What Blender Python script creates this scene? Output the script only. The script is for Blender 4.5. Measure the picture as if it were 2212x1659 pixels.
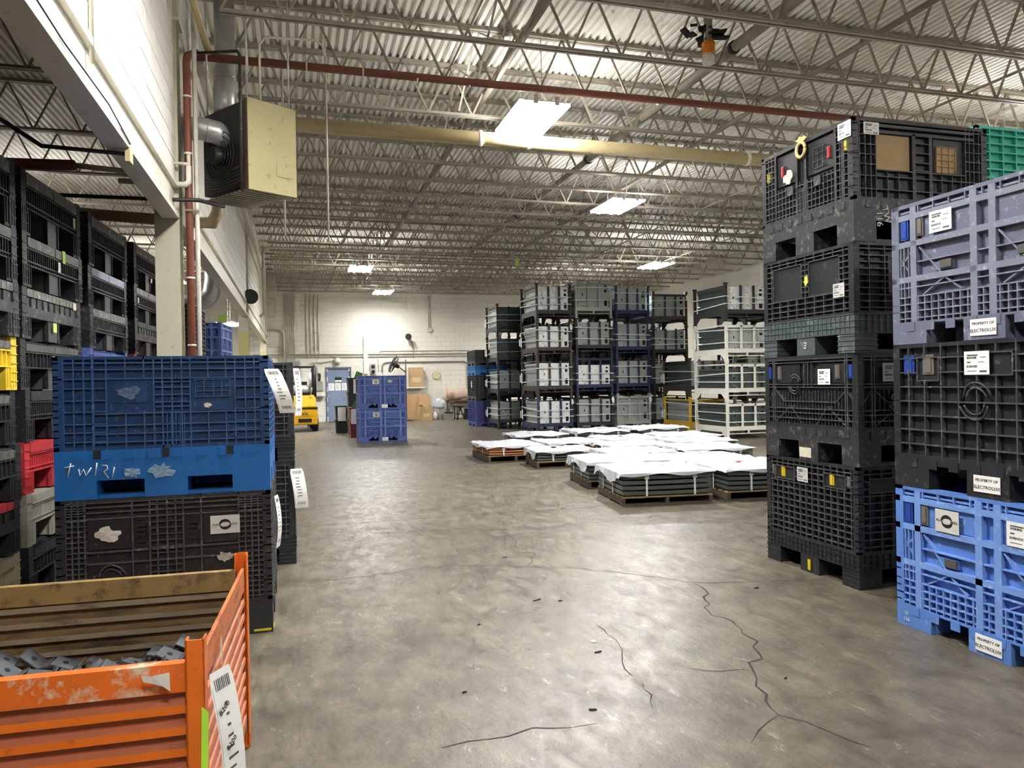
import bpy, math, random
from mathutils import Vector, Matrix
random.seed(7)
for o in list(bpy.data.objects):
    bpy.data.objects.remove(o)
SC = bpy.context.scene
COL = SC.collection

# ------------------------------------------------------------------ camera, world, exposure
def make_camera():
    R = ((0.960, -0.018, 0.279), (-0.279, 0.001, 0.960), (-0.018, -1.0, -0.004))
    right = Vector([r[0] for r in R]); down = Vector([r[1] for r in R]); fwd = Vector([r[2] for r in R])
    fwd.normalize(); right = (right - fwd * right.dot(fwd)).normalized(); up = right.cross(fwd).normalized()
    m = Matrix.Identity(4)
    for i in range(3):
        m[i][0] = right[i]; m[i][1] = up[i]; m[i][2] = -fwd[i]
    m[2][3] = 1.5
    cd = bpy.data.cameras.new('camera'); cd.sensor_fit = 'HORIZONTAL'; cd.sensor_width = 36.0
    cd.lens = 36.0 * 1600.0 / 2212.0; cd.clip_start = 0.05; cd.clip_end = 200
    co = bpy.data.objects.new('camera', cd); COL.objects.link(co); co.matrix_world = m
    SC.camera = co
make_camera()
w = bpy.data.worlds.new('world'); SC.world = w; w.use_nodes = True
w.node_tree.nodes['Background'].inputs[0].default_value = (0.55, 0.6, 0.7, 1)
w.node_tree.nodes['Background'].inputs[1].default_value = 0.05
SC.view_settings.view_transform = 'Standard'
SC.view_settings.look = 'None'
SC.view_settings.gamma = 1.0
SC.view_settings.use_curve_mapping = False
SC.view_settings.exposure = 0.87
SC.cycles.use_denoising = True
SC.cycles.max_bounces = 5; SC.cycles.diffuse_bounces = 4; SC.cycles.glossy_bounces = 2; SC.cycles.transmission_bounces = 1
SC.cycles.caustics_reflective = False; SC.cycles.caustics_refractive = False
SC.cycles.use_adaptive_sampling = True; SC.cycles.adaptive_threshold = 0.14; SC.cycles.adaptive_min_samples = 12
LAMP_W = 150.0        # power of one high-bay fixture
# ceiling fixtures of the hall, seen and added: x, y, long axis along y
FIXTURES = [(3.03, 9.3), (6.2, 13.6), (1.9, 22.6), (3.2, 28.3), (10.6, 20.5), (10.5, 27.0),
            (0.7, 4.6), (10.8, 8.6), (7.5, -2.0), (0.6, -2.2), (12.0, 2.0)]  # last three are unseen lamps added to brighten the near ceiling and bin
BAY_FIXTURES = [(-2.07, 25.6, 3.5), (-3.6, 24.6, 4.75), (-5.0, 16.0, 4.75)]

# ------------------------------------------------------------------ materials
def lin(c):
    return tuple((x / 12.92 if x <= 0.04045 else ((x + 0.055) / 1.055) ** 2.4) for x in c)
def hexc(h):
    return lin(tuple(int(h[i:i + 2], 16) / 255 for i in (0, 2, 4)))
MATS = {}
def mat(name, col, rough=0.5, metal=0.0, var=0.18, scale=6.0, bump=0.0, bscale=60.0, scuff=None, scuff_amt=0.0, scuff_scale=14.0, stretch=(1, 1, 1), spec=0.5, emit=0.0):
    if name in MATS:
        return MATS[name]
    if isinstance(col, str):
        col = hexc(col)
    m = bpy.data.materials.new(name); m.use_nodes = True
    nt = m.node_tree; N = nt.nodes; L = nt.links
    b = N['Principled BSDF']
    b.inputs['Roughness'].default_value = rough; b.inputs['Metallic'].default_value = metal
    b.inputs['Specular IOR Level'].default_value = spec
    tc = N.new('ShaderNodeTexCoord'); mp = N.new('ShaderNodeMapping'); L.new(tc.outputs['Object'], mp.inputs['Vector'])
    mp.inputs['Scale'].default_value = stretch
    nz = N.new('ShaderNodeTexNoise'); nz.inputs['Scale'].default_value = scale; nz.inputs['Detail'].default_value = 2
    L.new(mp.outputs[0], nz.inputs['Vector'])
    mx = N.new('ShaderNodeMix'); mx.data_type = 'RGBA'
    lo = tuple(max(0, c * (1 - var)) for c in col) + (1,); hi = tuple(min(1, c * (1 + var)) for c in col) + (1,)
    mx.inputs[6].default_value = lo; mx.inputs[7].default_value = hi
    L.new(nz.outputs['Fac'], mx.inputs[0])
    out = mx.outputs[2]
    if scuff is not None:
        sc = hexc(scuff) if isinstance(scuff, str) else scuff
        n2 = N.new('ShaderNodeTexNoise'); n2.inputs['Scale'].default_value = scuff_scale; n2.inputs['Detail'].default_value = 4; n2.inputs['Roughness'].default_value = 0.7
        L.new(mp.outputs[0], n2.inputs['Vector'])
        rp = N.new('ShaderNodeValToRGB'); rp.color_ramp.elements[0].position = 0.62 - 0.22 * scuff_amt; rp.color_ramp.elements[1].position = 0.78 - 0.18 * scuff_amt
        L.new(n2.outputs['Fac'], rp.inputs[0])
        m2 = N.new('ShaderNodeMix'); m2.data_type = 'RGBA'
        L.new(rp.outputs[0], m2.inputs[0]); L.new(out, m2.inputs[6]); m2.inputs[7].default_value = tuple(sc) + (1,)
        out = m2.outputs[2]
    L.new(out, b.inputs['Base Color'])
    if bump:
        n3 = N.new('ShaderNodeTexNoise'); n3.inputs['Scale'].default_value = bscale; n3.inputs['Detail'].default_value = 2
        L.new(mp.outputs[0], n3.inputs['Vector'])
        bp = N.new('ShaderNodeBump'); bp.inputs['Strength'].default_value = bump; bp.inputs['Distance'].default_value = 0.02
        L.new(n3.outputs['Fac'], bp.inputs['Height']); L.new(bp.outputs[0], b.inputs['Normal'])
    if emit:
        b.inputs['Emission Color'].default_value = tuple(col) + (1,); b.inputs['Emission Strength'].default_value = emit
    MATS[name] = m
    return m

BLK = lambda: mat('black_plastic', '26282b', 0.42, var=0.25, scale=5, scuff='6d6c68', scuff_amt=0.12, scuff_scale=22)
BLK2 = lambda: mat('black_plastic_worn', '303134', 0.45, var=0.3, scale=4, scuff='7d7b76', scuff_amt=0.35, scuff_scale=18)
RIBK = lambda: mat('black_rib_lit_worn', '46474a', 0.45, var=0.3, scale=9, scuff='8a8985', scuff_amt=0.3, scuff_scale=30)  # paler rib copy: caught light painted into the colour, plus scuffs
RIBN = lambda: mat('navy_rib_lit_worn', '33598c', 0.42, var=0.2, scale=6, scuff='7d93ad', scuff_amt=0.1, scuff_scale=25)  # navy ribs painted lighter as if catching light, with some scuffs
BAR = lambda: mat('grey_worn_plastic', '6b6c68', 0.5, var=0.3, scale=7, scuff='a5a49c', scuff_amt=0.5, scuff_scale=16)
NAVY = lambda: mat('navy_plastic', '1d4270', 0.4, var=0.2, scale=3, scuff='6f86a3', scuff_amt=0.08, scuff_scale=25)
BRIGHTB = lambda: mat('bright_blue_plastic', '1968b2', 0.38, var=0.15, scale=3, scuff='3f7fb8', scuff_amt=0.1)
PERI = lambda: mat('periwinkle_plastic', '5c86cf', 0.42, var=0.14, scale=3, scuff='9fb6de', scuff_amt=0.18, scuff_scale=20)
SLATE = lambda: mat('slate_blue_plastic', '696e82', 0.45, var=0.14, scale=3, scuff='a7abc0', scuff_amt=0.2, scuff_scale=20)
COBALT = lambda: mat('cobalt_plastic', '4d63a6', 0.42, var=0.15, scale=3, scuff='8298cc', scuff_amt=0.1)
TEAL = lambda: mat('teal_plastic', '46c2ac', 0.42, var=0.12, scale=3)
WHITEP = lambda: mat('white_paper', 'f2f2ee', 0.7, var=0.04)
INK = lambda: mat('black_ink', '17171a', 0.6, var=0.1)
GREYINK = lambda: mat('grey_ink', '55565a', 0.6, var=0.1)
STEELW = lambda: mat('painted_steel_cream', 'c9c2ae', 0.5, var=0.12, scale=3, scuff='8f8670', scuff_amt=0.15)
GALV = lambda: mat('galvanised_steel', 'c2c3c0', 0.36, metal=0.5, var=0.2, scale=5)
DARKST = lambda: mat('dark_steel', '2e2c2a', 0.5, metal=0.3, var=0.3, scale=6, scuff='5d554c', scuff_amt=0.3)
CONDUIT = lambda: mat('conduit_paint', 'cfcabb', 0.45, metal=0.2, var=0.12)

# ------------------------------------------------------------------ mesh helpers
class MB:
    def __init__(s):
        s.v = []; s.f = []; s.m = []; s.sm = []
    def add(s, vs, fs, m=0, smooth=False):
        n = len(s.v); s.v.extend([tuple(v) for v in vs])
        for f in fs:
            s.f.append(tuple(n + i for i in f)); s.m.append(m); s.sm.append(smooth)
    def box(s, x0, x1, y0, y1, z0, z1, m=0):
        if x0 > x1: x0, x1 = x1, x0
        if y0 > y1: y0, y1 = y1, y0
        if z0 > z1: z0, z1 = z1, z0
        vs = [(x0, y0, z0), (x1, y0, z0), (x1, y1, z0), (x0, y1, z0), (x0, y0, z1), (x1, y0, z1), (x1, y1, z1), (x0, y1, z1)]
        s.add(vs, [(0, 3, 2, 1), (4, 5, 6, 7), (0, 1, 5, 4), (1, 2, 6, 5), (2, 3, 7, 6), (3, 0, 4, 7)], m)
        return s
    def bar(s, p, q, w, h=None, up=(0, 0, 1), m=0):
        p = Vector(p); q = Vector(q); h = w if h is None else h
        d = (q - p).normalized(); u = Vector(up)
        if abs(d.dot(u)) > 0.98: u = Vector((0, 1, 0)) if abs(d.y) < 0.9 else Vector((1, 0, 0))
        a = d.cross(u).normalized(); b = a.cross(d).normalized()
        vs = []
        for c in (p, q):
            for i, j in ((-1, -1), (1, -1), (1, 1), (-1, 1)):
                vs.append(c + a * (i * w / 2) + b * (j * h / 2))
        s.add(vs, [(0, 3, 2, 1), (4, 5, 6, 7), (0, 1, 5, 4), (1, 2, 6, 5), (2, 3, 7, 6), (3, 0, 4, 7)], m)
        return s
    def tube(s, pts, r, n=10, m=0, caps=True, r2=None):
        pts = [Vector(p) for p in pts]; k = len(pts); base = len(s.v)
        rs = r if isinstance(r, (list, tuple)) else [r] * k
        d0 = (pts[1] - pts[0]).normalized()
        u = Vector((0, 0, 1)) if abs(d0.z) < 0.9 else Vector((1, 0, 0))
        a = d0.cross(u).normalized()
        vs = []
        for i in range(k):
            if i == 0: d = d0
            elif i == k - 1: d = (pts[-1] - pts[-2]).normalized()
            else: d = ((pts[i] - pts[i - 1]).normalized() + (pts[i + 1] - pts[i]).normalized()).normalized()
            a = (a - d * a.dot(d)).normalized(); b = d.cross(a)
            sc = 1.0
            if 0 < i < k - 1:
                c = max(0.5, d.dot((pts[i + 1] - pts[i]).normalized())); sc = 1 / c
            for j in range(n):
                t = 2 * math.pi * j / n
                vs.append(pts[i] + (a * math.cos(t) + b * math.sin(t)) * rs[i] * min(sc, 1.3))
        fs = []
        for i in range(k - 1):
            for j in range(n):
                j2 = (j + 1) % n
                fs.append((i * n + j, i * n + j2, (i + 1) * n + j2, (i + 1) * n + j))
        s.add(vs, fs, m, True)
        if caps:
            s.f.append(tuple(base + j for j in reversed(range(n)))); s.m.append(m); s.sm.append(False)
            s.f.append(tuple(base + (k - 1) * n + j for j in range(n))); s.m.append(m); s.sm.append(False)
        return s
    def lathe(s, prof, n=20, o=(0, 0, 0), ax='z', m=0, smooth=True):
        vs = []; k = len(prof)
        for r, h in prof:
            for j in range(n):
                t = 2 * math.pi * j / n; c, d = r * math.cos(t), r * math.sin(t)
                p = {'z': (c, d, h), 'y': (c, h, -d), 'x': (h, c, d)}[ax]
                vs.append((o[0] + p[0], o[1] + p[1], o[2] + p[2]))
        fs = [(i * n + j, i * n + (j + 1) % n, (i + 1) * n + (j + 1) % n, (i + 1) * n + j) for i in range(k - 1) for j in range(n)]
        base = len(s.v); s.add(vs, fs, m, smooth)
        s.f.append(tuple(base + j for j in reversed(range(n)))); s.m.append(m); s.sm.append(False)
        s.f.append(tuple(base + (k - 1) * n + j for j in range(n))); s.m.append(m); s.sm.append(False)
        return s
    def prism(s, poly, a0, a1, ax='y', m=0):
        # poly: 2d points; ax: extrusion axis; y: (x,z)  x: (y,z)  z: (x,y)
        def P(p, a):
            return {'y': (p[0], a, p[1]), 'x': (a, p[0], p[1]), 'z': (p[0], p[1], a)}[ax]
        n = len(poly); vs = [P(p, a0) for p in poly] + [P(p, a1) for p in poly]
        area = sum(poly[i][0] * poly[(i + 1) % n][1] - poly[(i + 1) % n][0] * poly[i][1] for i in range(n))
        flip = (area > 0) == (ax in ('z', 'x')) 
        lo = tuple(range(n)); hi = tuple(range(n, 2 * n))
        fs = [lo[::-1] if flip else lo, hi if flip else hi[::-1]]
        for i in range(n):
            j = (i + 1) % n
            fs.append((i, j, n + j, n + i) if flip else (j, i, n + i, n + j))
        s.add(vs, fs, m)
        return s
    def mesh(s, name, mats):
        me = bpy.data.meshes.new(name); me.from_pydata(s.v, [], s.f)
        for q in (mats if isinstance(mats, (list, tuple)) else [mats]): me.materials.append(q)
        me.polygons.foreach_set('material_index', s.m); me.polygons.foreach_set('use_smooth', s.sm)
        me.update()
        return me
    def build(s, name, mats, parent=None, loc=(0, 0, 0), rz=0.0):
        return put(name, s.mesh(name, mats), parent, loc, rz)
def put(name, me, parent=None, loc=(0, 0, 0), rz=0.0):
    o = bpy.data.objects.new(name, me); COL.objects.link(o)
    o.location = loc; o.rotation_euler = (0, 0, rz)
    if parent is not None: o.parent = parent
    return o
def tag(o, label=None, cat=None, group=None, kind=None):
    if label: o['label'] = label
    if cat: o['category'] = cat
    if group: o['group'] = group
    if kind: o['kind'] = kind
    return o
def thing(name, label, cat, loc=(0, 0, 0), rz=0.0, group=None, kind=None):
    o = bpy.data.objects.new(name, None); COL.objects.link(o)
    o.empty_display_size = 0.1
    o.location = loc; o.rotation_euler = (0, 0, rz)
    return tag(o, label, cat, group, kind)
def bevel(o, w=0.006, seg=1):
    md = o.modifiers.new('bevel', 'BEVEL'); md.width = w; md.segments = seg; md.limit_method = 'ANGLE'
    return o
TXT = {}
def text_mesh(s, size, mt, align='CENTER', ext=0.0006):
    key = (s, size, mt.name, align)
    if key in TXT: return TXT[key]
    cu = bpy.data.curves.new('lettering', 'FONT'); cu.body = s; cu.size = size; cu.align_x = align; cu.align_y = 'CENTER'; cu.extrude = ext; cu.resolution_u = 2
    ob = bpy.data.objects.new('lettering', cu); COL.objects.link(ob)
    dg = bpy.context.evaluated_depsgraph_get(); dg.update()
    me = bpy.data.meshes.new_from_object(ob.evaluated_get(dg)); me.name = 'lettering'
    me.materials.clear(); me.materials.append(mt)
    bpy.data.objects.remove(ob); bpy.data.curves.remove(cu)
    TXT[key] = me
    return me
def text(s, size, mt, parent, loc, face='front', align='CENTER', name='lettering', tilt=0.0):
    """lettering lying on an upright face; front: read from -y, right: from +x, left: from -x"""
    o = bpy.data.objects.new(name, text_mesh(s, size, mt, align)); COL.objects.link(o)
    o.parent = parent; o.location = loc
    o.rotation_euler = (math.pi / 2, tilt, {'front': 0, 'right': math.pi / 2, 'left': -math.pi / 2, 'back': math.pi}[face])
    return o
# ------------------------------------------------------------------ the building shell
XL, XR, YB, YF = -13.0, 14.8, 30.5, -9.0
ZDECK, ZTOP, ZBOT = 5.86, 5.82, 5.16

def concrete():
    m = bpy.data.materials.new('polished_concrete'); m.use_nodes = True
    nt = m.node_tree; N = nt.nodes; L = nt.links; b = N['Principled BSDF']
    tc = N.new('ShaderNodeTexCoord')
    def noise(scale, detail=6, rough=0.55, stretch=(1, 1, 1), dist=0.0):
        mp = N.new('ShaderNodeMapping'); mp.inputs['Scale'].default_value = stretch
        L.new(tc.outputs['Object'], mp.inputs[0])
        n = N.new('ShaderNodeTexNoise'); n.inputs['Scale'].default_value = scale; n.inputs['Detail'].default_value = detail
        n.inputs['Roughness'].default_value = rough; n.inputs['Distortion'].default_value = dist
        L.new(mp.outputs[0], n.inputs['Vector']); return n.outputs['Fac']
    def ramp(fac, stops):
        r = N.new('ShaderNodeValToRGB'); e = r.color_ramp.elements
        while len(e) < len(stops): e.new(0.5)
        for q, (p, c) in zip(e, stops): q.position = p; q.color = (*c, 1) if len(c) == 3 else c
        L.new(fac, r.inputs[0]); return r.outputs[0]
    def mixc(fac, a, bb, mode='MIX'):
        x = N.new('ShaderNodeMix'); x.data_type = 'RGBA'; x.blend_type = mode
        if isinstance(fac, float): x.inputs[0].default_value = fac
        else: L.new(fac, x.inputs[0])
        for i, s in ((6, a), (7, bb)):
            if isinstance(s, tuple): x.inputs[i].default_value = (*s, 1)
            else: L.new(s, x.inputs[i])
        return x.outputs[2]
    base = ramp(noise(0.55, 5, 0.6, dist=0.6), [(0.28, hexc('474239')), (0.5, hexc('645d50')), (0.72, hexc('7c735f'))])
    mott = ramp(noise(5.5, 7, 0.72, (1.0, 0.6, 1), 0.3), [(0.35, hexc('3f3b32')), (0.5, hexc('655e50')), (0.66, hexc('867e69'))])
    c = mixc(0.55, base, mott)
    fine = ramp(noise(38, 4, 0.75), [(0.32, (0.55, 0.55, 0.55)), (0.7, (1, 1, 1))])
    c = mixc(0.6, c, fine, 'MULTIPLY')
    stain = ramp(noise(1.3, 5, 0.5, (0.5, 1.4, 1)), [(0.52, (0, 0, 0)), (0.68, (1, 1, 1))])
    c = mixc(stain, c, mixc(1.0, c, (0.74, 0.72, 0.70), 'MULTIPLY'))
    worn = ramp(noise(11, 6, 0.78, (1.0, 0.5, 1), 0.5), [(0.60, (0, 0, 0)), (0.70, (1, 1, 1))])
    c = mixc(worn, c, mixc(0.35, c, (0.62, 0.6, 0.54)))
    L.new(c, b.inputs['Base Color'])
    rr = N.new('ShaderNodeMapRange'); rr.inputs['From Min'].default_value = 0.3; rr.inputs['From Max'].default_value = 0.72
    rr.inputs['To Min'].default_value = 0.27; rr.inputs['To Max'].default_value = 0.56
    L.new(noise(9, 6, 0.75, (1.0, 0.45, 1), 0.4), rr.inputs['Value']); L.new(rr.outputs[0], b.inputs['Roughness'])
    b.inputs['Specular IOR Level'].default_value = 0.5
    bp = N.new('ShaderNodeBump'); bp.inputs['Strength'].default_value = 0.22; bp.inputs['Distance'].default_value = 0.012
    L.new(noise(16, 6, 0.75, (1.0, 0.5, 1)), bp.inputs['Height']); L.new(bp.outputs[0], b.inputs['Normal'])
    return m
CONC = concrete()
floor = MB().box(XL, XR, YF, YB, -0.2, 0).build('floor', CONC)
tag(floor, 'worn polished grey concrete warehouse floor with fine cracks', None, None, 'structure')

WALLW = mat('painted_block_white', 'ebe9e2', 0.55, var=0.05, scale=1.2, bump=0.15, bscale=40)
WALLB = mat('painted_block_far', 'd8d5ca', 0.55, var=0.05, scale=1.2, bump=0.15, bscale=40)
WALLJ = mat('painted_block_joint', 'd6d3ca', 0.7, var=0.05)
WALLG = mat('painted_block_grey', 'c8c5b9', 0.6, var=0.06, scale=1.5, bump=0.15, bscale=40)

def block_mesh(name, bw, bh, d, mt):
    b = 0.006
    m = MB()
    vs = [(-bw / 2, 0, -bh / 2), (bw / 2, 0, -bh / 2), (bw / 2, 0, bh / 2), (-bw / 2, 0, bh / 2),
          (-bw / 2 + b, -d, -bh / 2 + b), (bw / 2 - b, -d, -bh / 2 + b), (bw / 2 - b, -d, bh / 2 - b), (-bw / 2 + b, -d, bh / 2 - b)]
    m.add(vs, [(4, 5, 6, 7), (0, 1, 5, 4), (1, 2, 6, 5), (2, 3, 7, 6), (3, 0, 4, 7)])
    return m.mesh(name, mt), vs
def block_face(parent, u0, u1, z0, z1, place, rz, mt, near, gaps=(), limit=290, bw=0.40, bh=0.20):
    """blocks of a masonry wall: the nearest ones are parts, the rest one joined part"""
    me, vs = block_mesh('block', bw - 0.008, bh - 0.008, 0.007, mt)
    hm, hv = block_mesh('block', bw / 2 - 0.008, bh - 0.008, 0.007, mt)
    spots = []
    r = 0; z = z0
    while z + bh <= z1 + 0.01:
        u = u0 - (bw / 2 if r % 2 else 0)
        while u < u1 - 0.01:
            a, b2 = max(u, u0), min(u + bw, u1)
            full = (b2 - a) > bw * 0.9; half = abs((b2 - a) - bw / 2) < bw * 0.1
            uc = (a + b2) / 2; zc = z + bh / 2
            if (full or half) and not any(g[0] - 0.05 < uc < g[1] + 0.05 and g[2] < zc < g[3] for g in gaps):
                spots.append((near(uc, zc), uc, zc, full))
            u += bw
        z += bh; r += 1
    spots.sort()
    rest = MB(); c, s = math.cos(rz), math.sin(rz)
    for i, (_d, uc, zc, full) in enumerate(spots):
        x, y = place(uc)
        if i < limit:
            put('block', me if full else hm, parent, (x, y, zc), rz)
        else:
            rest.add([(x + v[0] * c - v[1] * s, y + v[0] * s + v[1] * c, zc + v[2]) for v in (vs if full else hv)],
                     [(4, 5, 6, 7), (0, 1, 5, 4), (1, 2, 6, 5), (2, 3, 7, 6), (3, 0, 4, 7)])
    if rest.v:
        tag(rest.build('block_courses', mt, parent), kind='stuff')

# back wall
wb = MB()
DX0, DX1, DZ = 1.10, 2.12, 2.18
wb.box(XL, DX0, YB, YB + 0.2, 0, ZDECK).box(DX1, XR, YB, YB + 0.2, 0, ZDECK).box(DX0, DX1, YB, YB + 0.2, DZ, ZDECK)
wall_back = tag(wb.build('wall_back', WALLJ), 'white painted concrete block wall at the far end of the hall', None, None, 'structure')
block_face(wall_back, -4.0, XR, 0, ZDECK, lambda u: (u, YB), 0.0, WALLB, lambda u, z: abs(u - 3.4) * 0.9 + abs(z - 1.8) * 1.6,
           gaps=[(DX0, DX1, 0, DZ), (2.46, 2.50, 0, 9), (6.88, 6.92, 0, 9)])
# other outer walls
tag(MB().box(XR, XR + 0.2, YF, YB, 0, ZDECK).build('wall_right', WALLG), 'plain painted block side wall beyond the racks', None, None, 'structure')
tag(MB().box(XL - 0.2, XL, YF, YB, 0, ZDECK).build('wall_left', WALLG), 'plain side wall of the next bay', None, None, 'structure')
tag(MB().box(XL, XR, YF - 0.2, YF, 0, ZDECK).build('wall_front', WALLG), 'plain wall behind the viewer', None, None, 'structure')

# corrugated roof deck
DECK = mat('deck_paint', 'ece9e1', 0.5, metal=0.0, var=0.1, scale=0.6, scuff='aaa398', scuff_amt=0.08, scuff_scale=1.4)
dk = MB(); pitch = 0.10; n = int((XR - XL) / pitch)
vs = []; prof = [(0.0, 0.0), (0.46, 0.0), (0.56, 0.045), (0.90, 0.045)]
xs = []
for i in range(n + 1):
    for t, h in prof: xs.append((XL + (i + t) * pitch, ZDECK + h))
vs = [(x, YF, z) for x, z in xs] + [(x, YB, z) for x, z in xs]
k = len(xs)
dk.add(vs, [(i, i + 1, k + i + 1, k + i) for i in range(k - 1)], 0, False)
dk.box(XL, XR, YF, YB, ZDECK + 0.06, ZDECK + 0.1)
tag(dk.build('ceiling', DECK), 'corrugated steel roof deck painted dull grey', None, None, 'structure')

# open web joists
JOIST = mat('joist_paint', 'a39b8c', 0.5, metal=0.05, var=0.2, scale=2.5, scuff='6c645a', scuff_amt=0.2, scuff_scale=5)
def joist_meshes(x0, x1, flip=0):
    L_ = x1 - x0
    t = MB(); t.box(0, L_, -0.055, -0.008, ZTOP - 0.006, ZTOP + 0.034).box(0, L_, 0.008, 0.055, ZTOP - 0.006, ZTOP + 0.034)
    t.box(0, L_, -0.008, 0.008, ZTOP + 0.026, ZTOP + 0.034)
    bt = MB()
    a = 0.35
    bt.box(a, L_ - a, -0.05, -0.012, ZBOT - 0.004, ZBOT + 0.004).box(a, L_ - a, -0.018, -0.012, ZBOT, ZBOT + 0.04)
    bt.box(a, L_ - a, 0.012, 0.05, ZBOT - 0.004, ZBOT + 0.004).box(a, L_ - a, 0.012, 0.018, ZBOT, ZBOT + 0.04)
    bt.box(a, L_ - a, -0.012, 0.012, ZBOT + 0.016, ZBOT + 0.03)
    wv = MB(); p = 0.61; x = a; up = False
    pts = []
    while x < L_ - a:
        pts.append((x, 0, ZTOP if up else ZBOT + 0.015)); x += p / 2; up = not up
    for q, r in zip(pts, pts[1:]): wv.bar(q, r, 0.024, 0.024, up=(0, 1, 0))
    return t.mesh('top_chord', JOIST), bt.mesh('bottom_chord', JOIST), wv.mesh('web_bar', JOIST)
JM = joist_meshes(-1.0, XR)
ORD = ['first', 'second', 'third', 'fourth', 'fifth', 'sixth', 'seventh', 'eighth', 'ninth', 'tenth', 'eleventh', 'twelfth', 'thirteenth', 'fourteenth', 'fifteenth',
       'sixteenth', 'seventeenth', 'eighteenth', 'nineteenth', 'twentieth', 'twenty-first', 'twenty-second', 'twenty-third', 'twenty-fourth']
JY = [6.63 + 1.12 * i for i in range(22)]
def joist(x, y, JM, label, group):
    t = thing('roof_joist', label, 'joist', (x, y, 0), 0, group, 'structure')
    for nm, me in zip(('top_chord', 'bottom_chord', 'web_bar'), JM): put(nm, me, t)
for i, y in enumerate(JY):
    joist(-1.0, y, JM, 'open web steel roof joist, %s from the viewer, spanning the main hall' % ORD[i], 'roof joists of the main hall')
for y in [6.63 - 1.12 * i for i in range(1, 6)]:
    joist(-1.0, y, JM, 'open web steel roof joist overhead behind the viewer', 'roof joists behind the viewer')
JM2 = joist_meshes(XL, -1.2)
for i in range(11):
    joist(XL, 5.2 + 2.24 * i, JM2, 'dim open web roof joist of the side bay, %s from the viewer' % ORD[i], 'roof joists of the side bay')

# lintel beam, block wall above it and columns along the bay line
BEAM = mat('beam_paint', 'dcd8ca', 0.45, var=0.08, scale=2, scuff='a9a290', scuff_amt=0.1)
COLP = mat('column_paint', 'c3c0a8', 0.45, var=0.1, scale=2, scuff='8e8a70', scuff_amt=0.12)
COLY = mat('column_lower_paint', 'c2ba7c', 0.45, var=0.12, scale=2, scuff='8a835a', scuff_amt=0.15)
CY = [-2.8, 7.7, 18.2, 28.7]
for i in range(4):
    y0 = CY[i] + 0.22; y1 = CY[i + 1] if i < 3 else YB
    bm = MB().box(-1.20, -1.05, y0, y1, 3.11, 3.16).box(-1.20, -1.16, y0, y1, 3.16, 3.42).box(-1.20, -1.05, y0, y1, 3.40, 3.45).box(-1.16, -1.09, y0, y1, 3.16, 3.40)
    tag(bm.build('lintel_beam', BEAM), 'pale painted steel lintel beam, %s from the viewer along the bay line' % ORD[i], None, None, 'structure')
    wm = tag(MB().box(-1.22, -1.082, y0, y1, 3.45, ZDECK).build('wall_bay_line', WALLJ), 'white block wall above the %s lintel beam' % ORD[i], None, None, 'structure')
    if i == 0: block_face(wm, 2.7, y1, 3.45, ZTOP, lambda u: (-1.082, u), math.pi / 2, WALLW, lambda u, z: -u, limit=140)
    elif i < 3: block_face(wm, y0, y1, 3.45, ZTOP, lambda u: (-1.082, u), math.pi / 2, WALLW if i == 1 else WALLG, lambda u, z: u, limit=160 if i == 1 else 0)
for i, y in enumerate(CY[1:]):
    c = thing('steel_column', ['wide painted steel column wrapped by red and white pipes', 'pale yellow steel column with a horn speaker', 'steel column at the corner of the far wall'][i], None, (0, y, 0), 0, None, 'structure')
    MB().box(-1.27, -1.05, 0, 0.22, 0, 0.012).build('base_plate', COLY, c)
    f = MB()
    for z0, z1, mt in ((0.012, 2.75, 0), (2.75, 5.0, 1)):
        f.box(-1.27, -1.05, 0, 0.016, z0, z1, mt).box(-1.27, -1.05, 0.204, 0.22, z0, z1, mt).box(-1.172, -1.148, 0.016, 0.204, z0, z1, mt)
    f.build('shaft', [COLY, COLP] if i else [COLP, COLP], c)
    MB().box(-1.30, -1.02, -0.03, 0.25, 5.0, 5.03, 0).box(-1.27, -1.05, 0, 0.22, 5.03, ZDECK).build('cap_plate', BEAM, c)
    b = MB()
    for bx in (-1.23, -1.16, -1.09): b.lathe([(0.012, -0.012), (0.012, 0)], 8, (bx, -0.03, 5.015), 'y')
    b.build('bolt_row', GALV(), c)

# cracks and joints in the slab (world positions on the floor)
CRK = mat('crack_dark', '2b2824', 0.9, var=0.2)
def crack(pts, wd=0.008, jag=0.02, name='crack', seg=0.12):
    wd *= 1.2; jag *= 1.5; seg = 0.07
    rnd = random.Random(len(pts) * 13 + int(pts[0][0] * 100))
    P = [Vector((x, y, 0)) for x, y in pts]; Q = [P[0]]
    for a, b in zip(P, P[1:]):
        k = max(1, int((b - a).length / seg)); d = (b - a); nrm = Vector((-d.y, d.x, 0)).normalized()
        for j in range(1, k + 1):
            Q.append(a + d * (j / k) + (nrm * rnd.uniform(-jag, jag) if j < k else Vector()))
    m = MB(); vs = []
    for j, q in enumerate(Q):
        d = (Q[min(j + 1, len(Q) - 1)] - Q[max(j - 1, 0)]).normalized(); nr = Vector((-d.y, d.x, 0)) * wd * rnd.uniform(0.35, 1.0) * (0.4 if j in (0, len(Q) - 1) else 1)
        vs += [q + nr * 0.5 + Vector((0, 0, 0.0012)), q - nr * 0.5 + Vector((0, 0, 0.0012))]
    m.add(vs, [(2 * j, 2 * j + 1, 2 * j + 3, 2 * j + 2) for j in range(len(Q) - 1)])
    return m.build(name, CRK, floor)
crack([(-0.02, 8.17), (0.54, 8.14), (1.24, 8.14), (2.09, 8.17), (3.13, 8.08), (4.14, 8.31), (5.73, 8.33)], 0.012, 0.004, 'slab_joint')
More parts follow.
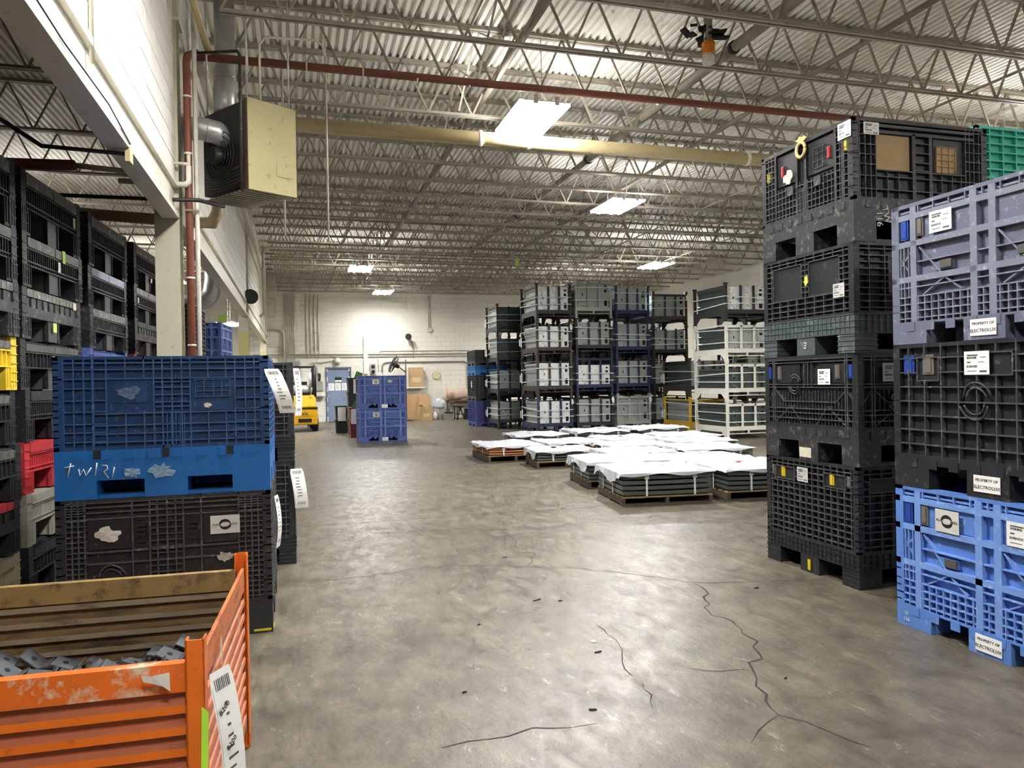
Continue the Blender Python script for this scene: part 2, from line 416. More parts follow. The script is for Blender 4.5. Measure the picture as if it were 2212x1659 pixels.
crack([(0.19, 7.75), (0.95, 7.46), (1.6, 7.38), (1.95, 7.19), (2.51, 7.15), (3.17, 7.24), (3.76, 7.34)], 0.007, 0.02, 'crack')
crack([(0.1, 5.85), (0.45, 5.86), (0.9, 5.95), (1.28, 5.93), (1.76, 5.7), (2.16, 5.49), (2.53, 5.1), (2.77, 4.84), (3.22, 4.7), (3.7, 4.55)], 0.008, 0.02, 'crack')
crack([(1.95, 7.19), (1.94, 6.62), (1.87, 6.44), (1.95, 6.13), (1.76, 5.69)], 0.007, 0.015, 'crack')
crack([(2.76, 4.82), (2.74, 4.63), (2.51, 4.21), (2.52, 3.92), (2.48, 3.64), (2.38, 3.49), (2.22, 3.31), (2.17, 3.2), (2.1, 3.02), (2.03, 2.89), (2.02, 2.82)], 0.014, 0.02, 'crack')
crack([(2.02, 2.82), (2.09, 2.73), (2.13, 2.6), (2.19, 2.46)], 0.011, 0.02, 'crack')
crack([(2.02, 2.82), (1.94, 2.78), (1.86, 2.73), (1.76, 2.64)], 0.008, 0.015, 'crack')
crack([(2.21, 3.3), (2.06, 3.33), (1.92, 3.42)], 0.006, 0.012, 'crack')
crack([(0.54, 3.0), (0.66, 3.02), (0.83, 3.01), (0.95, 3.05), (1.1, 3.0), (1.23, 3.0)], 0.007, 0.015, 'crack')
crack([(1.73, 4.2), (1.74, 3.94), (1.63, 3.61), (1.6, 3.42)], 0.006, 0.015, 'crack')
crack([(1.61, 3.33), (1.59, 3.19), (1.53, 3.06)], 0.006, 0.012, 'crack')

# joists bridging: rods running along the hall
def bridging(x, z, y0, y1, r, label, name='bridging_rod', mt=None):
    t = MB().tube([(x, y0, z), (x, y1, z)], r, 8).build(name, mt or JOIST)
    return t

# ------------------------------------------------------------------ ceiling fixtures
LAMPM = mat('lamp_diffuser', (1.0, 0.99, 0.97), 0.5, var=0.0, emit=30.0)
HOUS = mat('lamp_housing', 'd9d8d2', 0.4, metal=0.2, var=0.05)
def fixture(x, y, z, label, group, power):
    t = thing('high_bay_light', label, 'ceiling light', (x, y, z), 0, group)
    MB().box(-0.31, 0.31, -0.62, 0.62, 0.0, 0.012).box(-0.31, -0.30, -0.62, 0.62, -0.03, 0).box(0.30, 0.31, -0.62, 0.62, -0.03, 0).box(-0.2, 0.2, -0.5, 0.5, 0.012, 0.05).build('housing', HOUS, t)
    MB().box(-0.295, 0.295, -0.6, 0.6, -0.012, -0.001).build('diffuser', LAMPM, t)
    for sx in (-1, 1): MB().box(sx * 0.312, sx * 0.332, -0.58, 0.58, -0.02, 0.02).build('lens_glow_strip', LAMPM, t)  # emissive strips added to go with the side lamps
    for sx in (-0.14, 0.14):
        for sy in (-0.62, 0.62):
            MB().box(sx - 0.03, sx + 0.03, sy - 0.012, sy + 0.012, -0.03, 0.07).build('end_clip', HOUS, t)
    for sy in (-0.45, 0.45):
        MB().tube([(0, sy, 0.05), (0, sy, ZDECK - z)], 0.006, 6).build('hanger_rod', GALV(), t)
    ld = bpy.data.lights.new('high_bay_lamp', 'AREA'); ld.shape = 'RECTANGLE'; ld.size = 0.58; ld.size_y = 1.18; ld.energy = power; ld.color = (1.0, 0.985, 0.965); ld.spread = math.radians(165)
    lo = bpy.data.objects.new('high_bay_lamp', ld); COL.objects.link(lo); lo.parent = t; lo.location = (0, 0, -0.04)
    for sx in (-1, 1):     # added side lamps, tilted up to brighten the roof deck
        lu = bpy.data.lights.new('added_side_glow', 'AREA'); lu.shape = 'RECTANGLE'; lu.size = 0.05; lu.size_y = 1.15; lu.energy = power * 0.06; lu.color = (1.0, 0.985, 0.965)
        uo = bpy.data.objects.new('added_side_glow', lu); COL.objects.link(uo); uo.parent = t; uo.location = (sx * 0.345, 0, 0.03); uo.rotation_euler = (0, math.pi + sx * math.radians(62), 0)
FL = ['bright rectangular high-bay light beside the long cream pipe', 'bright high-bay light over the aisle beyond the cream pipe', 'glowing high-bay light above the forklift aisle',
      'glowing high-bay light close to the far wall', 'high-bay light over the steel racks, mostly behind the tall black crates', 'high-bay light above the far racks']
for i, (x, y) in enumerate(FIXTURES):
    fixture(x, y, 4.95, FL[i] if i < len(FL) else ['high-bay light above the white block wall near the viewer', 'high-bay light over the stacks beyond the teal crate', 'added unseen high-bay light behind the viewer on the open side', 'added unseen high-bay light behind the viewer over the orange bin side', 'added unseen high-bay light beside the viewer near the plain side wall'][i - len(FL)], 'high-bay lights of the main hall', LAMP_W * {0: 1.1, 1: 1.15, 2: 0.85, 3: 0.45, 6: 0.75, 8: 0.9, 9: 0.75}.get(i, 1.0))
BL = ['high-bay light glowing behind the blue container in the side bay', 'far high-bay light of the side bay', 'high-bay light deep in the side bay', 'high-bay light of the side bay beside the viewer']
for i, (x, y, z) in enumerate(BAY_FIXTURES):
    fixture(x, y, z, BL[i], 'high-bay lights of the side bay', LAMP_W * 0.8)
# ------------------------------------------------------------------ plastic bulk containers
class Face:
    """one side panel seen from outside: u to the viewer's right, v up, ribs standing proud of a recessed sheet"""
    def __init__(s, W, h, rec=0.028, wall=0.022):
        s.W, s.h, s.rec = W, h, rec; s.b = []; s.d = []
        s.b.append((0, W, 0, h, -rec - wall, -rec, 0))
    def R(s, u0, u1, v0, v1, d=0.0, m=0):
        s.b.append((u0 * s.W, u1 * s.W, v0 * s.h, v1 * s.h, -s.rec, -d, m)); return s
    def V(s, u, w=0.008, v0=0.0, v1=1.0, d=0.0, m=0):
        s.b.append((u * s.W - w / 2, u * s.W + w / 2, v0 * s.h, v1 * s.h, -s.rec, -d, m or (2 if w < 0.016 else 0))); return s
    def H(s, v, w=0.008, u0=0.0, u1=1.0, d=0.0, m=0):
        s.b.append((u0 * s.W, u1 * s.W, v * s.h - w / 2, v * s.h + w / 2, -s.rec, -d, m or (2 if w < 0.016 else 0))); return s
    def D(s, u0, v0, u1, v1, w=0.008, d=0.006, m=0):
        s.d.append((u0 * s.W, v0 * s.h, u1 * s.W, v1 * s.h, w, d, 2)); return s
    def frame(s, w=0.03, d=0.0):
        s.R(0, w / s.W, 0, 1, d).R(1 - w / s.W, 1, 0, 1, d).H(1 - w / 2 / s.h, w, d=d).H(w / 2 / s.h, w, d=d); return s
def face_xf(face, W, D):
    if face == 'front': return lambda u, o, v: (-W / 2 + u, -D / 2 - o, v)
    if face == 'right': return lambda u, o, v: (W / 2 + o, -D / 2 + u, v)
    if face == 'left': return lambda u, o, v: (-W / 2 - o, D / 2 - u, v)
    return lambda u, o, v: (W / 2 - u, D / 2 + o, v)
def face_mesh(F, xf, z0, mats):
    m = MB()
    eps = 0.0
    for i, (u0, u1, v0, v1, o0, o1, mi) in enumerate(F.b):
        a = xf(u0, o0, z0 + v0); b = xf(u1, o1 - 0.00003 * (i % 7), z0 + v1)
        m.box(a[0], b[0], a[1], b[1], a[2], b[2], mi)
    for u0, v0, u1, v1, w, d, mi in F.d:
        o = -(F.rec + d) / 2
        p = xf(u0, o, z0 + v0); q = xf(u1, o, z0 + v1)
        nrm = Vector(xf(0, 1, 0)) - Vector(xf(0, 0, 0))
        m.bar(p, q, w, F.rec - d, up=nrm, m=mi)
    return m.mesh('side_panel', mats)

def spec_grid(W, h, nu, nv, rib=0.007, pads=(), seed=0):
    F = Face(W, h); F.frame(0.022)
    rnd = random.Random(seed)
    for i in range(1, nu):
        u = i / nu
        cuts = [p for p in pads if p[0] < u < p[1]]
        v0 = 0.0
        for p in sorted(cuts, key=lambda p: p[2]):
            F.V(u, rib, v0, p[2]); v0 = p[3]
        F.V(u, rib, v0, 1.0)
    for j in range(1, nv):
        v = j / nv
        cuts = [p for p in pads if p[2] < v < p[3]]
        u0 = 0.0
        for p in sorted(cuts, key=lambda p: p[0]):
            F.H(v, rib, u0, p[0]); u0 = p[1]
        F.H(v, rib, u0, 1.0)
    for p in pads:
        F.R(p[0], p[1], p[2], p[3], 0.014)
        for v in (p[2], p[3]): F.H(v, rib, p[0], p[1])
        for u in (p[0], p[1]): F.V(u, rib, p[2], p[3])
    return F
def spec_heavy(W, h):
    """sturdy banded panel of the blue containers"""
    F = Face(W, h, 0.034)
    F.R(0, 0.035, 0, 1).R(0.965, 1, 0, 1)
    for u in (0.13, 0.455, 0.545, 0.87): F.R(u - 0.017, u + 0.017, 0.0, 0.985, 0.0, 2)
    F.H(0.985, 0.022); F.H(0.935, 0.012, 0.035, 0.965, 0.012)
    for v in (0.89, 0.66, 0.36): F.H(v, 0.034, m=2)
    F.H(0.50, 0.007, 0.15, 0.85, 0.004)
    for v in (0.03, 0.09, 0.15, 0.21): F.H(v, 0.007)
    for i in range(1, 26):
        F.V(i / 26, 0.006, 0, 0.215)
    for u in (0.055, 0.075, 0.10, 0.90, 0.925, 0.945): F.V(u, 0.006, 0.215, 0.66)
    for a in (0.15, 0.56):
        b = a + 0.29
        F.D(a + 0.01, 0.62, a + 0.13, 0.38); F.D(a + 0.03, 0.22, a + 0.15, 0.34); F.D(a + 0.15, 0.34, a + 0.24, 0.22)
    F.D(0.03, 0.60, 0.10, 0.42); F.D(0.04, 0.45, 0.115, 0.60); F.D(0.97, 0.60, 0.90, 0.42)
    for v in (0.96, 0.955): pass
    for i in range(9): F.V(0.16 + i * 0.085, 0.006, 0.91, 0.98)
    F.H(0.29, 0.007)
    for u in (0.29, 0.71):
        F.R(u - 0.05, u + 0.05, 0.40, 0.47, 0.008)
    F.R(0.17, 0.44, 0.69, 0.87, 0.016); F.R(0.56, 0.83, 0.69, 0.87, 0.016)
    return F
def spec_navy(W, h):
    F = Face(W, h, 0.026); F.frame(0.018)
    for u in (0.045, 0.09, 0.135): F.V(u, 0.007, 0, 1)
    F.V(0.175, 0.012, 0, 1); F.V(0.235, 0.008, 0, 1)
    for v in (0.93, 0.86, 0.76, 0.66, 0.53, 0.41, 0.28, 0.19, 0.09):
        F.H(v, 0.007, 0, 0.235); F.H(v, 0.007, 0.835, 1.0)
    for v in (0.93, 0.86, 0.76, 0.385, 0.26, 0.17, 0.08): F.H(v, 0.008, 0.175, 1)
    for u in (0.32, 0.405, 0.49, 0.62, 0.705, 0.79): 
        F.V(u, 0.007, 0, 0.385); F.V(u, 0.007, 0.76, 1)
    for u in (0.45, 0.49, 0.535, 0.58, 0.62): F.V(u, 0.008, 0, 1)
    for i in range(5): F.V(0.51 + 0.02 * i, 0.005, 0, 0.385)
    for v in (0.72, 0.66, 0.58, 0.50, 0.45): F.H(v, 0.007, 0.45, 0.62)
    for u in (0.835, 0.885, 0.93, 0.965): F.V(u, 0.007, 0, 1)
    F.R(0.24, 0.445, 0.385, 0.76, 0.012); F.R(0.265, 0.42, 0.50, 0.73, 0.004)
    F.R(0.625, 0.83, 0.385, 0.76, 0.012)
    for u in (0.645, 0.685, 0.73, 0.77, 0.81): F.V(u, 0.005, 0.55, 0.74)
    for v in (0.55, 0.61, 0.66, 0.74): F.H(v, 0.005, 0.645, 0.81)
    F.R(0.655, 0.80, 0.40, 0.52, 0.004)
    return F
def spec_blacklow(W, h):
    F = Face(W, h, 0.026); F.frame(0.02)
    for i in range(9): F.V(0.015 + 0.028 * i if i < 5 else 0.84 + 0.032 * (i - 5), 0.007)
    for j in range(1, 22): F.H(j / 22, 0.006, 0, 0.135); F.H(j / 22, 0.006, 0.84, 1)
    for v in (0.97, 0.93, 0.885, 0.83): F.H(v, 0.008)
    for u in (0.34, 0.42, 0.455, 0.5, 0.54, 0.575, 0.66): F.V(u, 0.008)
    for j in range(1, 18): F.H(j / 18, 0.005, 0.42, 0.575)
    for v in (0.80, 0.74, 0.70, 0.66, 0.60): F.R(0.36, 0.40, v, v + 0.025, 0.01); F.R(0.60, 0.64, v, v + 0.025, 0.01)
    F.R(0.14, 0.33, 0.56, 0.83, 0.012); F.R(0.67, 0.83, 0.56, 0.83, 0.012)
    F.H(0.54, 0.010, 0.135, 0.84); F.H(0.44, 0.010, 0.135, 0.84)
    F.R(0.14, 0.33, 0.12, 0.44, 0.014); F.R(0.67, 0.83, 0.12, 0.44, 0.014)
    return F
def spec_pads(W, h, seed=0):
    """top crate of the tall black stack: vertical posts, two large pads, small lattice"""
    F = Face(W, h, 0.03); F.frame(0.03)
    for u in (0.17, 0.42, 0.52, 0.83, 0.90): F.R(u - 0.012, u + 0.012, 0, 1)
    for j in range(1, 12):
        F.H(j / 12, 0.006, 0, 0.17)
        F.H(j / 12, 0.006, 0.83, 1)
        if j < 6: F.H(j / 12, 0.006, 0.17, 0.83)
    for i in range(1, 24):
        if i / 24 < 0.17 or i / 24 > 0.83: F.V(i / 24, 0.006)
        else: F.V(i / 24, 0.006, 0, 0.46)
    F.R(0.19, 0.41, 0.5, 0.92, 0.012); F.R(0.54, 0.81, 0.5, 0.92, 0.012)
    for u in (0.60, 0.65, 0.70): F.V(u, 0.005, 0.56, 0.82, 0.006)
    for v in (0.56, 0.65, 0.74, 0.82): F.H(v, 0.005, 0.60, 0.72, 0.006)
    F.R(0.43, 0.51, 0.02, 0.38, 0.004)
    return F
def spec_windows(W, h):
    """crate front with two window openings that show cardboard"""
    F = Face(W, h, 0.03); F.frame(0.022)
    for u in (0.05, 0.09, 0.13, 0.165): F.V(u, 0.006)
    for u in (0.835, 0.865, 0.90, 0.94, 0.97): F.V(u, 0.006)
    for v in (0.93, 0.30, 0.14): F.H(v, 0.006)
    for v in (0.80, 0.68, 0.56, 0.44):
        F.H(v, 0.006, 0, 0.165); F.H(v, 0.006, 0.835, 1)
    F.H(0.38, 0.007, 0.165, 0.835)
    F.R(0.43, 0.455, 0, 0.85); F.R(0.555, 0.58, 0, 0.85)
    for v in (0.74, 0.62, 0.5, 0.4): F.H(v, 0.006, 0.44, 0.57)
    F.H(0.92, 0.02, 0.16, 0.9); F.H(0.845, 0.02, 0.16, 0.9)
    for u in (0.25, 0.33, 0.65, 0.73, 0.8): F.V(u, 0.005, 0, 0.36)
    F.R(0.18, 0.42, 0.38, 0.82, 0.016, 1); F.R(0.60, 0.82, 0.38, 0.82, 0.016)
    F.R(0.615, 0.76, 0.40, 0.72, 0.010, 1)
    for u in (0.615, 0.66, 0.71, 0.76): F.V(u, 0.005, 0.40, 0.72, 0.002, 1)
    for v in (0.48, 0.56, 0.64, 0.72): F.H(v, 0.005, 0.615, 0.76, 0.002, 1)
    return F
def spec_truss(W, h):
    F = Face(W, h, 0.03); F.frame(0.024)
    for v in (0.95, 0.91, 0.60, 0.56, 0.26, 0.2, 0.12): F.H(v, 0.007)
    for u in (0.10, 0.12, 0.88, 0.90): F.V(u, 0.010)
    F.D(0.12, 0.52, 0.22, 0.36).D(0.22, 0.36, 0.78, 0.36).D(0.78, 0.36, 0.88, 0.52)
    F.D(0.02, 0.3, 0.10, 0.5).D(0.12, 0.05, 0.30, 0.30).D(0.30, 0.30, 0.42, 0.05).D(0.88, 0.05, 0.70, 0.30).D(0.70, 0.30, 0.58, 0.05).D(0.98, 0.3, 0.90, 0.5)
    for i in range(1, 30): F.V(i / 30, 0.005, 0.0, 0.52, 0.012)
    F.R(0.14, 0.40, 0.62, 0.88, 0.014); F.R(0.60, 0.86, 0.62, 0.88, 0.014)
    for u in (0.46, 0.5, 0.54): F.V(u, 0.007, 0.56, 0.9)
    return F
def base_mesh(W, D, bh, mats, foot=0.16, band=0.5, style='solid'):
    m = MB(); zt = bh; zb = bh * (1 - band)
    m.box(-W / 2 + 0.02, W / 2 - 0.02, -D / 2 + 0.02, D / 2 - 0.02, zb + 0.01, zt - 0.02)
    t = 0.03
    m.box(-W / 2, W / 2, -D / 2, -D / 2 + t, zb, zt).box(-W / 2, W / 2, D / 2 - t, D / 2, zb, zt)
    m.box(-W / 2, -W / 2 + t, -D / 2 + t, D / 2 - t, zb, zt).box(W / 2 - t, W / 2, -D / 2 + t, D / 2 - t, zb, zt)
    fw = foot * W; fd = foot * D; cw = 0.20 * W; cd = 0.20 * D
    for x0, x1 in ((-W / 2, -W / 2 + fw), (-cw / 2, cw / 2), (W / 2 - fw, W / 2)):
        for y0, y1 in ((-D / 2, -D / 2 + fd), (-cd / 2, cd / 2), (D / 2 - fd, D / 2)):
            m.box(x0, x1, y0, y1, 0, zb)
    m.box(-W / 2 + fw, W / 2 - fw, -0.03, 0.03, 0, zb).box(-0.03, 0.03, -D / 2 + fd, D / 2 - fd, 0, zb)   # added keels, closing the fork openings so they look dark
    # bottom runners
    m.box(-W / 2 + 0.01, W / 2 - 0.01, -D / 2 + 0.012, -D / 2 + 0.09, 0.0, 0.022).box(-W / 2 + 0.01, W / 2 - 0.01, D / 2 - 0.09, D / 2 - 0.012, 0.0, 0.022)
    if style == 'ribbed':
        for i in range(1, 22):
            for y in (-D / 2 - 0.006, D / 2):
                m.box(-W / 2 + i * W / 22 - 0.003, -W / 2 + i * W / 22 + 0.003, y, y + 0.006, zb, zt)
            for x in (-W / 2 - 0.006, W / 2):
                m.box(x, x + 0.006, -D / 2 + i * D / 22 - 0.003, -D / 2 + i * D / 22 + 0.003, zb, zt)
        for v in (0.0, 0.33, 0.66, 0.98):
            z = zb + (zt - zb) * v
            m.box(-W / 2 - 0.006, W / 2 + 0.006, -D / 2 - 0.006, D / 2 + 0.006, z, z + 0.006)
        for sx in (-1, 1):
            for sy in (-1, 1):
                for k in range(4):
                    z = zb * (k + 0.5) / 4
                    cx = sx * (W / 2 - fw / 2); cy = sy * (D / 2 - fd / 2)
                    m.box(cx - fw / 2 - 0.005, cx + fw / 2 + 0.005, cy - fd / 2 - 0.005, cy + fd / 2 + 0.005, z, z + 0.006)
    else:
        for i in range(1, 9):   # shallow notches under the rim
            for y in (-D / 2 - 0.004, D / 2):
                m.box(-W / 2 + i * W / 9 - 0.03, -W / 2 + i * W / 9 + 0.03, y, y + 0.004, zt - 0.055, zt - 0.004)
            for x in (-W / 2 - 0.004, W / 2):
                m.box(x, x + 0.004, -D / 2 + i * D / 9 - 0.03, -D / 2 + i * D / 9 + 0.03, zt - 0.055, zt - 0.004)
    return m.mesh('pallet_base', mats)
CACHE = {}
def container(name, label, group, loc, rz, W, D, H, bh, pm, bmt, front, left=None, right=None, back=None, fk='f', style='solid', foot=0.16, band=0.5, lip=0.05):
    t = thing(name, label, 'container', loc, rz, group); H -= 0.002
    pms = list(pm) if isinstance(pm, list) else [pm, pm]
    pms.append({'black_plastic': RIBK(), 'navy_plastic': RIBN(), 'cobalt_plastic': mat('cobalt_rib_lit_worn', '667cba', 0.45, var=0.15, scuff='93a4d2', scuff_amt=0.2), 'periwinkle_plastic': mat('periwinkle_rib_lit_worn', '739adb', 0.45, var=0.14, scuff='a9c0e8', scuff_amt=0.25, scuff_scale=20), 'slate_blue_plastic': mat('slate_rib_lit_worn', '7e8394', 0.45, var=0.14, scuff='a7abc0', scuff_amt=0.25, scuff_scale=20)}.get(pms[0].name, pms[0]))  # rib copies lightened like lit edges, besides their scuffs
    def faces(fn, face, w):
        key = (fn[0] if isinstance(fn, tuple) else fn.__name__, fn[1:] if isinstance(fn, tuple) else 0, face, round(W, 3), round(D, 3), round(H, 3), round(bh, 3), tuple(x.name for x in pms))
        if key not in CACHE:
            F = spec_grid(w, H - bh, *fn[1:]) if isinstance(fn, tuple) else fn(w, H - bh)
            CACHE[key] = face_mesh(F, face_xf(face, W, D), bh, pms)
        return CACHE[key]
    sp = {'front': front, 'left': left or front, 'right': right or left or front, 'back': back or front}
    for f in ('front', 'left', 'right', 'back'):
        put('side_panel', faces(sp[f], f, W if f in ('front', 'back') else D), t)
    kb = ('base', round(W, 3), round(D, 3), round(bh, 3), bmt.name, style, foot, band)
    if kb not in CACHE: CACHE[kb] = base_mesh(W, D, bh, [bmt], foot, band, style)
    put('pallet_base', CACHE[kb], t)
    return t
def on_face(t, face, W, D, u, v, w, h, name, mt, thick=0.004, out=0.001, bev=0):
    """flat piece on a container face centred at u, v (metres from the face's lower left corner)"""
    xf = face_xf(face, W, D)
    a = xf(u - w / 2, out, v - h / 2); b = xf(u + w / 2, out + thick, v + h / 2)
    c = [(a[i] + b[i]) / 2 for i in range(3)]
    m = MB().box(a[0] - c[0], b[0] - c[0], a[1] - c[1], b[1] - c[1], a[2] - c[2], b[2] - c[2])
    return m.build(name, mt, t, c)
FDIR = {'front': (0, -1), 'right': (1, 0), 'left': (-1, 0), 'back': (0, 1)}
def uvoff(face, du, dv, out):
    if face == 'front': return (du, -out, dv)
    if face == 'right': return (out, du, dv)
    if face == 'left': return (-out, -du, dv)
    return (-du, out, dv)
def property_plate(t, face, W, D, u, v, s=1.0, dirty=False):
    p = on_face(t, face, W, D, u, v, 0.155 * s, 0.088 * s, 'property_plate', mat('plate_cream', 'd9d3bd', 0.6, var=0.2, scale=30) if dirty else WHITEP(), 0.003, 0.004)
    if not dirty:
        text('PROPERTY OF', 0.021 * s, INK(), p, uvoff(face, 0, 0.019 * s, 0.002), face)
        text('ELECTROLUX', 0.025 * s, INK(), p, uvoff(face, 0, -0.018 * s, 0.002), face)
    return p
def bar_label(t, face, W, D, u, v, w=0.16, h=0.12, mt=None, tiny=False):
    """white shipping label with a bar code and blocks of small print"""
    p = on_face(t, face, W, D, u, v, w, h, 'shipping_label', mt or WHITEP(), 0.002, 0.004)
    if not tiny:
        rnd = random.Random(int(u * 1000 + v * 77))
        pr = MB()
        def rect(u0, u1, v0, v1):
            a = uvoff(face, u0 * w, v0 * h, 0.0008); b = uvoff(face, u1 * w, v1 * h, 0.0016)
            pr.box(a[0], b[0], a[1], b[1], a[2], b[2])
        rect(-0.38, 0.05, 0.30, 0.36)
        for i in range(11): rect(-0.38 + i * 0.035, -0.36 + i * 0.035 + rnd.random() * 0.012, 0.18, 0.27)
        rect(-0.38, -0.24, 0.0, 0.06); rect(0.08, 0.3, 0.02, 0.045)
        for i in range(12): rect(-0.40 + i * 0.037, -0.385 + i * 0.037 + rnd.random() * 0.012, -0.20, -0.10)
        rect(-0.38, 0.0, -0.36, -0.33); rect(0.12, 0.4, -0.40, -0.32); rect(0.15, 0.38, 0.22, 0.25)
        pr.build('print', GREYINK(), p)
    return p
def placard(t, face, W, D, u, v, w=0.15, h=0.105, lettering=True):
    p = on_face(t, face, W, D, u, v, w, h, 'placard', mat('placard_grey', 'cfcfc8', 0.5, var=0.06), 0.003, 0.004)
    k = MB(); n = 28; vs = []
    for rr, a0 in ((0.21 * h, 0.0), (0.21 * h, math.pi)):
        q = []
        for i in range(n + 1):
            a = a0 + math.pi * 1.15 * i / n
            wd = 0.10 * h * math.sin(math.pi * min(1, i / n * 1.02)) + 0.004 * h
            q.append((math.cos(a) * rr * 1.25, math.sin(a) * rr * 0.95, wd))
        pts = []
        for cx, cy, wd in q:
            r = math.hypot(cx, cy); pts.append(((cx * (1 + wd / r * 0.9), cy * (1 + wd / r * 0.9)), (cx * (1 - wd / r * 0.7), cy * (1 - wd / r * 0.7))))
        vv = []
        for o1, o2 in pts:
            vv.append(uvoff(face, o1[0], o1[1], 0.0022)); vv.append(uvoff(face, o2[0], o2[1], 0.0022))
        k.add(vv, [(2 * i, 2 * i + 1, 2 * i + 3, 2 * i + 2) for i in range(n)])
    k.build('swirl_emblem', INK(), p)
    if lettering:
        text('PLAC', 0.017 * h / 0.105, GREYINK(), p, uvoff(face, -0.30 * w, 0, 0.0022), face)
        text('HERE', 0.017 * h / 0.105, GREYINK(), p, uvoff(face, 0.30 * w, 0, 0.0022), face)
    return p
def relief_swirl(t, face, W, D, u, v, r, mt):
    m = MB()
    for a0 in (0.3, math.pi + 0.3):
        for rr in (r, r * 0.72):
            pts = [Vector(face_xf(face, W, D)(u + math.cos(a0 + 2.6 * i / 14) * rr * (1 - 0.25 * i / 14), 0.002, v + math.sin(a0 + 2.6 * i / 14) * rr)) for i in range(15)]
            m.tube(pts, 0.006, 5)
    return m.build('moulded_emblem', mt, t)
def ragged(t, face, W, D, u, v, w, h, mt, name='torn_label', seed=1, out=0.004, hole=False):
    """torn remains of a paper label"""
    rnd = random.Random(seed); n = 18; xf = face_xf(face, W, D)
    pts = []
    for i in range(n):
        a = 2 * math.pi * i / n; r = 0.5 * rnd.uniform(0.55, 1.05)
        pts.append((u + math.cos(a) * w * r, v + math.sin(a) * h * r))
    m = MB(); c = (sum(p[0] for p in pts) / n, sum(p[1] for p in pts) / n)
    vs = [xf(c[0], out + 0.002, c[1])] + [xf(p[0], out + rnd.uniform(0, 0.004), p[1]) for p in pts] + [xf(p[0], out - 0.004, p[1]) for p in pts]
    m.add(vs, [(0, 1 + i, 1 + (i + 1) % n) for i in range(n)] + [(1 + i, 1 + n + i, 1 + n + (i + 1) % n, 1 + (i + 1) % n) for i in range(n)])
    return m.build(name, mt, t)
TORN = lambda: mat('torn_paper', 'cfcabd', 0.7, var=0.25, scale=30)
YEL = lambda: mat('yellow_plastic', 'd8bf22', 0.45, var=0.1)
REDP = lambda: mat('red_plastic', 'b03038', 0.45, var=0.15, scuff='c96a62', scuff_amt=0.15)
DBLUE = lambda: mat('latch_blue', '27479c', 0.4, var=0.1)
GTAB = lambda: mat('latch_grey', '6d6a63', 0.45, var=0.1)
def latch(t, face, W, D, u, v, mt, w=0.05, h=0.10):
    p = on_face(t, face, W, D, u, v, w, h, 'latch', mt, 0.006, -0.012)
    on_face(t, face, W, D, u, v, w * 0.6, h * 0.8, 'latch_tongue', mt, 0.004, -0.005)
    return p

# ---- the tall black stack on the right of the aisle
RW, RD = 1.19, 1.04
RX, RY = 3.73 + RW / 2, 4.27 + RD / 2
CARD = mat('cardboard', 'b99c72', 0.75, var=0.12, scale=8, bump=0.05)
hs = [0.0, 0.855, 1.655, 2.43, 3.295]
G = 'stacked bulk containers beside the aisle'
k1 = container('bulk_container', 'black lattice bulk container standing on the floor under the tall black stack', G, (RX, RY, 0), 0, RW, RD, hs[1], 0.24, BLK(), BLK(), ('grid', 12, 12, 0.007, ((0.08, 0.3, 0.7, 0.86), (0.7, 0.92, 0.7, 0.86))), ('grid', 15, 13, 0.007, ((0.10, 0.34, 0.72, 0.88), (0.66, 0.88, 0.72, 0.88))), style='ribbed', band=0.45)
k2 = container('bulk_container', 'black bulk container with truss ribs and blue latches, second up in the tall stack', G, (RX, RY, hs[1]), 0.012, RW, RD, hs[2] - hs[1], 0.25, BLK(), BLK2(), spec_truss, spec_truss, band=0.42)
k3 = container('bulk_container', 'black lattice bulk container on a grey-green base, third up in the tall stack', G, (RX, RY, hs[2]), -0.008, RW, RD, hs[3] - hs[2], 0.27, BLK(), mat('greygreen_plastic', '4f5a5a', 0.45, var=0.2, scale=3, scuff='8f9a9a', scuff_amt=0.2), ('grid', 9, 11, 0.007, ((0.25, 0.75, 0.3, 0.8),)), ('grid', 10, 12, 0.007, ((0.12, 0.46, 0.34, 0.86), (0.54, 0.86, 0.34, 0.86))), style='ribbed', band=0.5)
k4 = container('bulk_container', 'black bulk container with red and yellow latches on top of the tall stack', G, (RX, RY, hs[3]), 0.0, RW, RD, hs[4] - hs[3], 0.29, [BLK(), CARD], BLK2(), spec_windows, spec_pads, band=0.5)
for u, c in ((0.08, YEL()), (0.25, REDP()), (0.76, REDP()), (0.93, YEL())): latch(k4, 'left', RW, RD, u * RD, 0.29 + 0.40, c, 0.035, 0.085)
for u in (0.36, 0.66): on_face(k4, 'left', RW, RD, u * RD, 0.29 + 0.22, 0.075, 0.07, 'door_latch', BLK2(), 0.014, 0.0)
ragged(k4, 'left', RW, RD, 0.33 * RD, 0.29 + 0.33, 0.13, 0.13, TORN(), seed=5)
bar_label(k4, 'left', RW, RD, 0.93 * RD, 0.29 + 0.50, 0.13, 0.115); bar_label(k4, 'front', RW, RD, 0.155, 0.29 + 0.50, 0.13, 0.085)
o = MB().tube([face_xf('left', RW, RD)(0.49 * RD + math.cos(a) * 0.05, 0.012, 0.29 + 0.50 + math.sin(a) * 0.055) for a in [i * math.pi / 8 for i in range(17)]], 0.013, 6).build('yellow_tape_loop', mat('yellow_tape', 'd9c487', 0.6, var=0.2, scale=20), k4)
ragged(k4, 'left', RW, RD, 0.49 * RD, 0.29 + 0.58, 0.16, 0.06, MATS['yellow_tape'], 'yellow_tape', 9)
text('TW', 0.075, mat('chalk_white', 'd8d8d4', 0.8, var=0.1), k4, (-RW / 2 + 0.27, -RD / 2 - 0.007, 0.19), 'front', name='chalk_mark', tilt=math.radians(75))
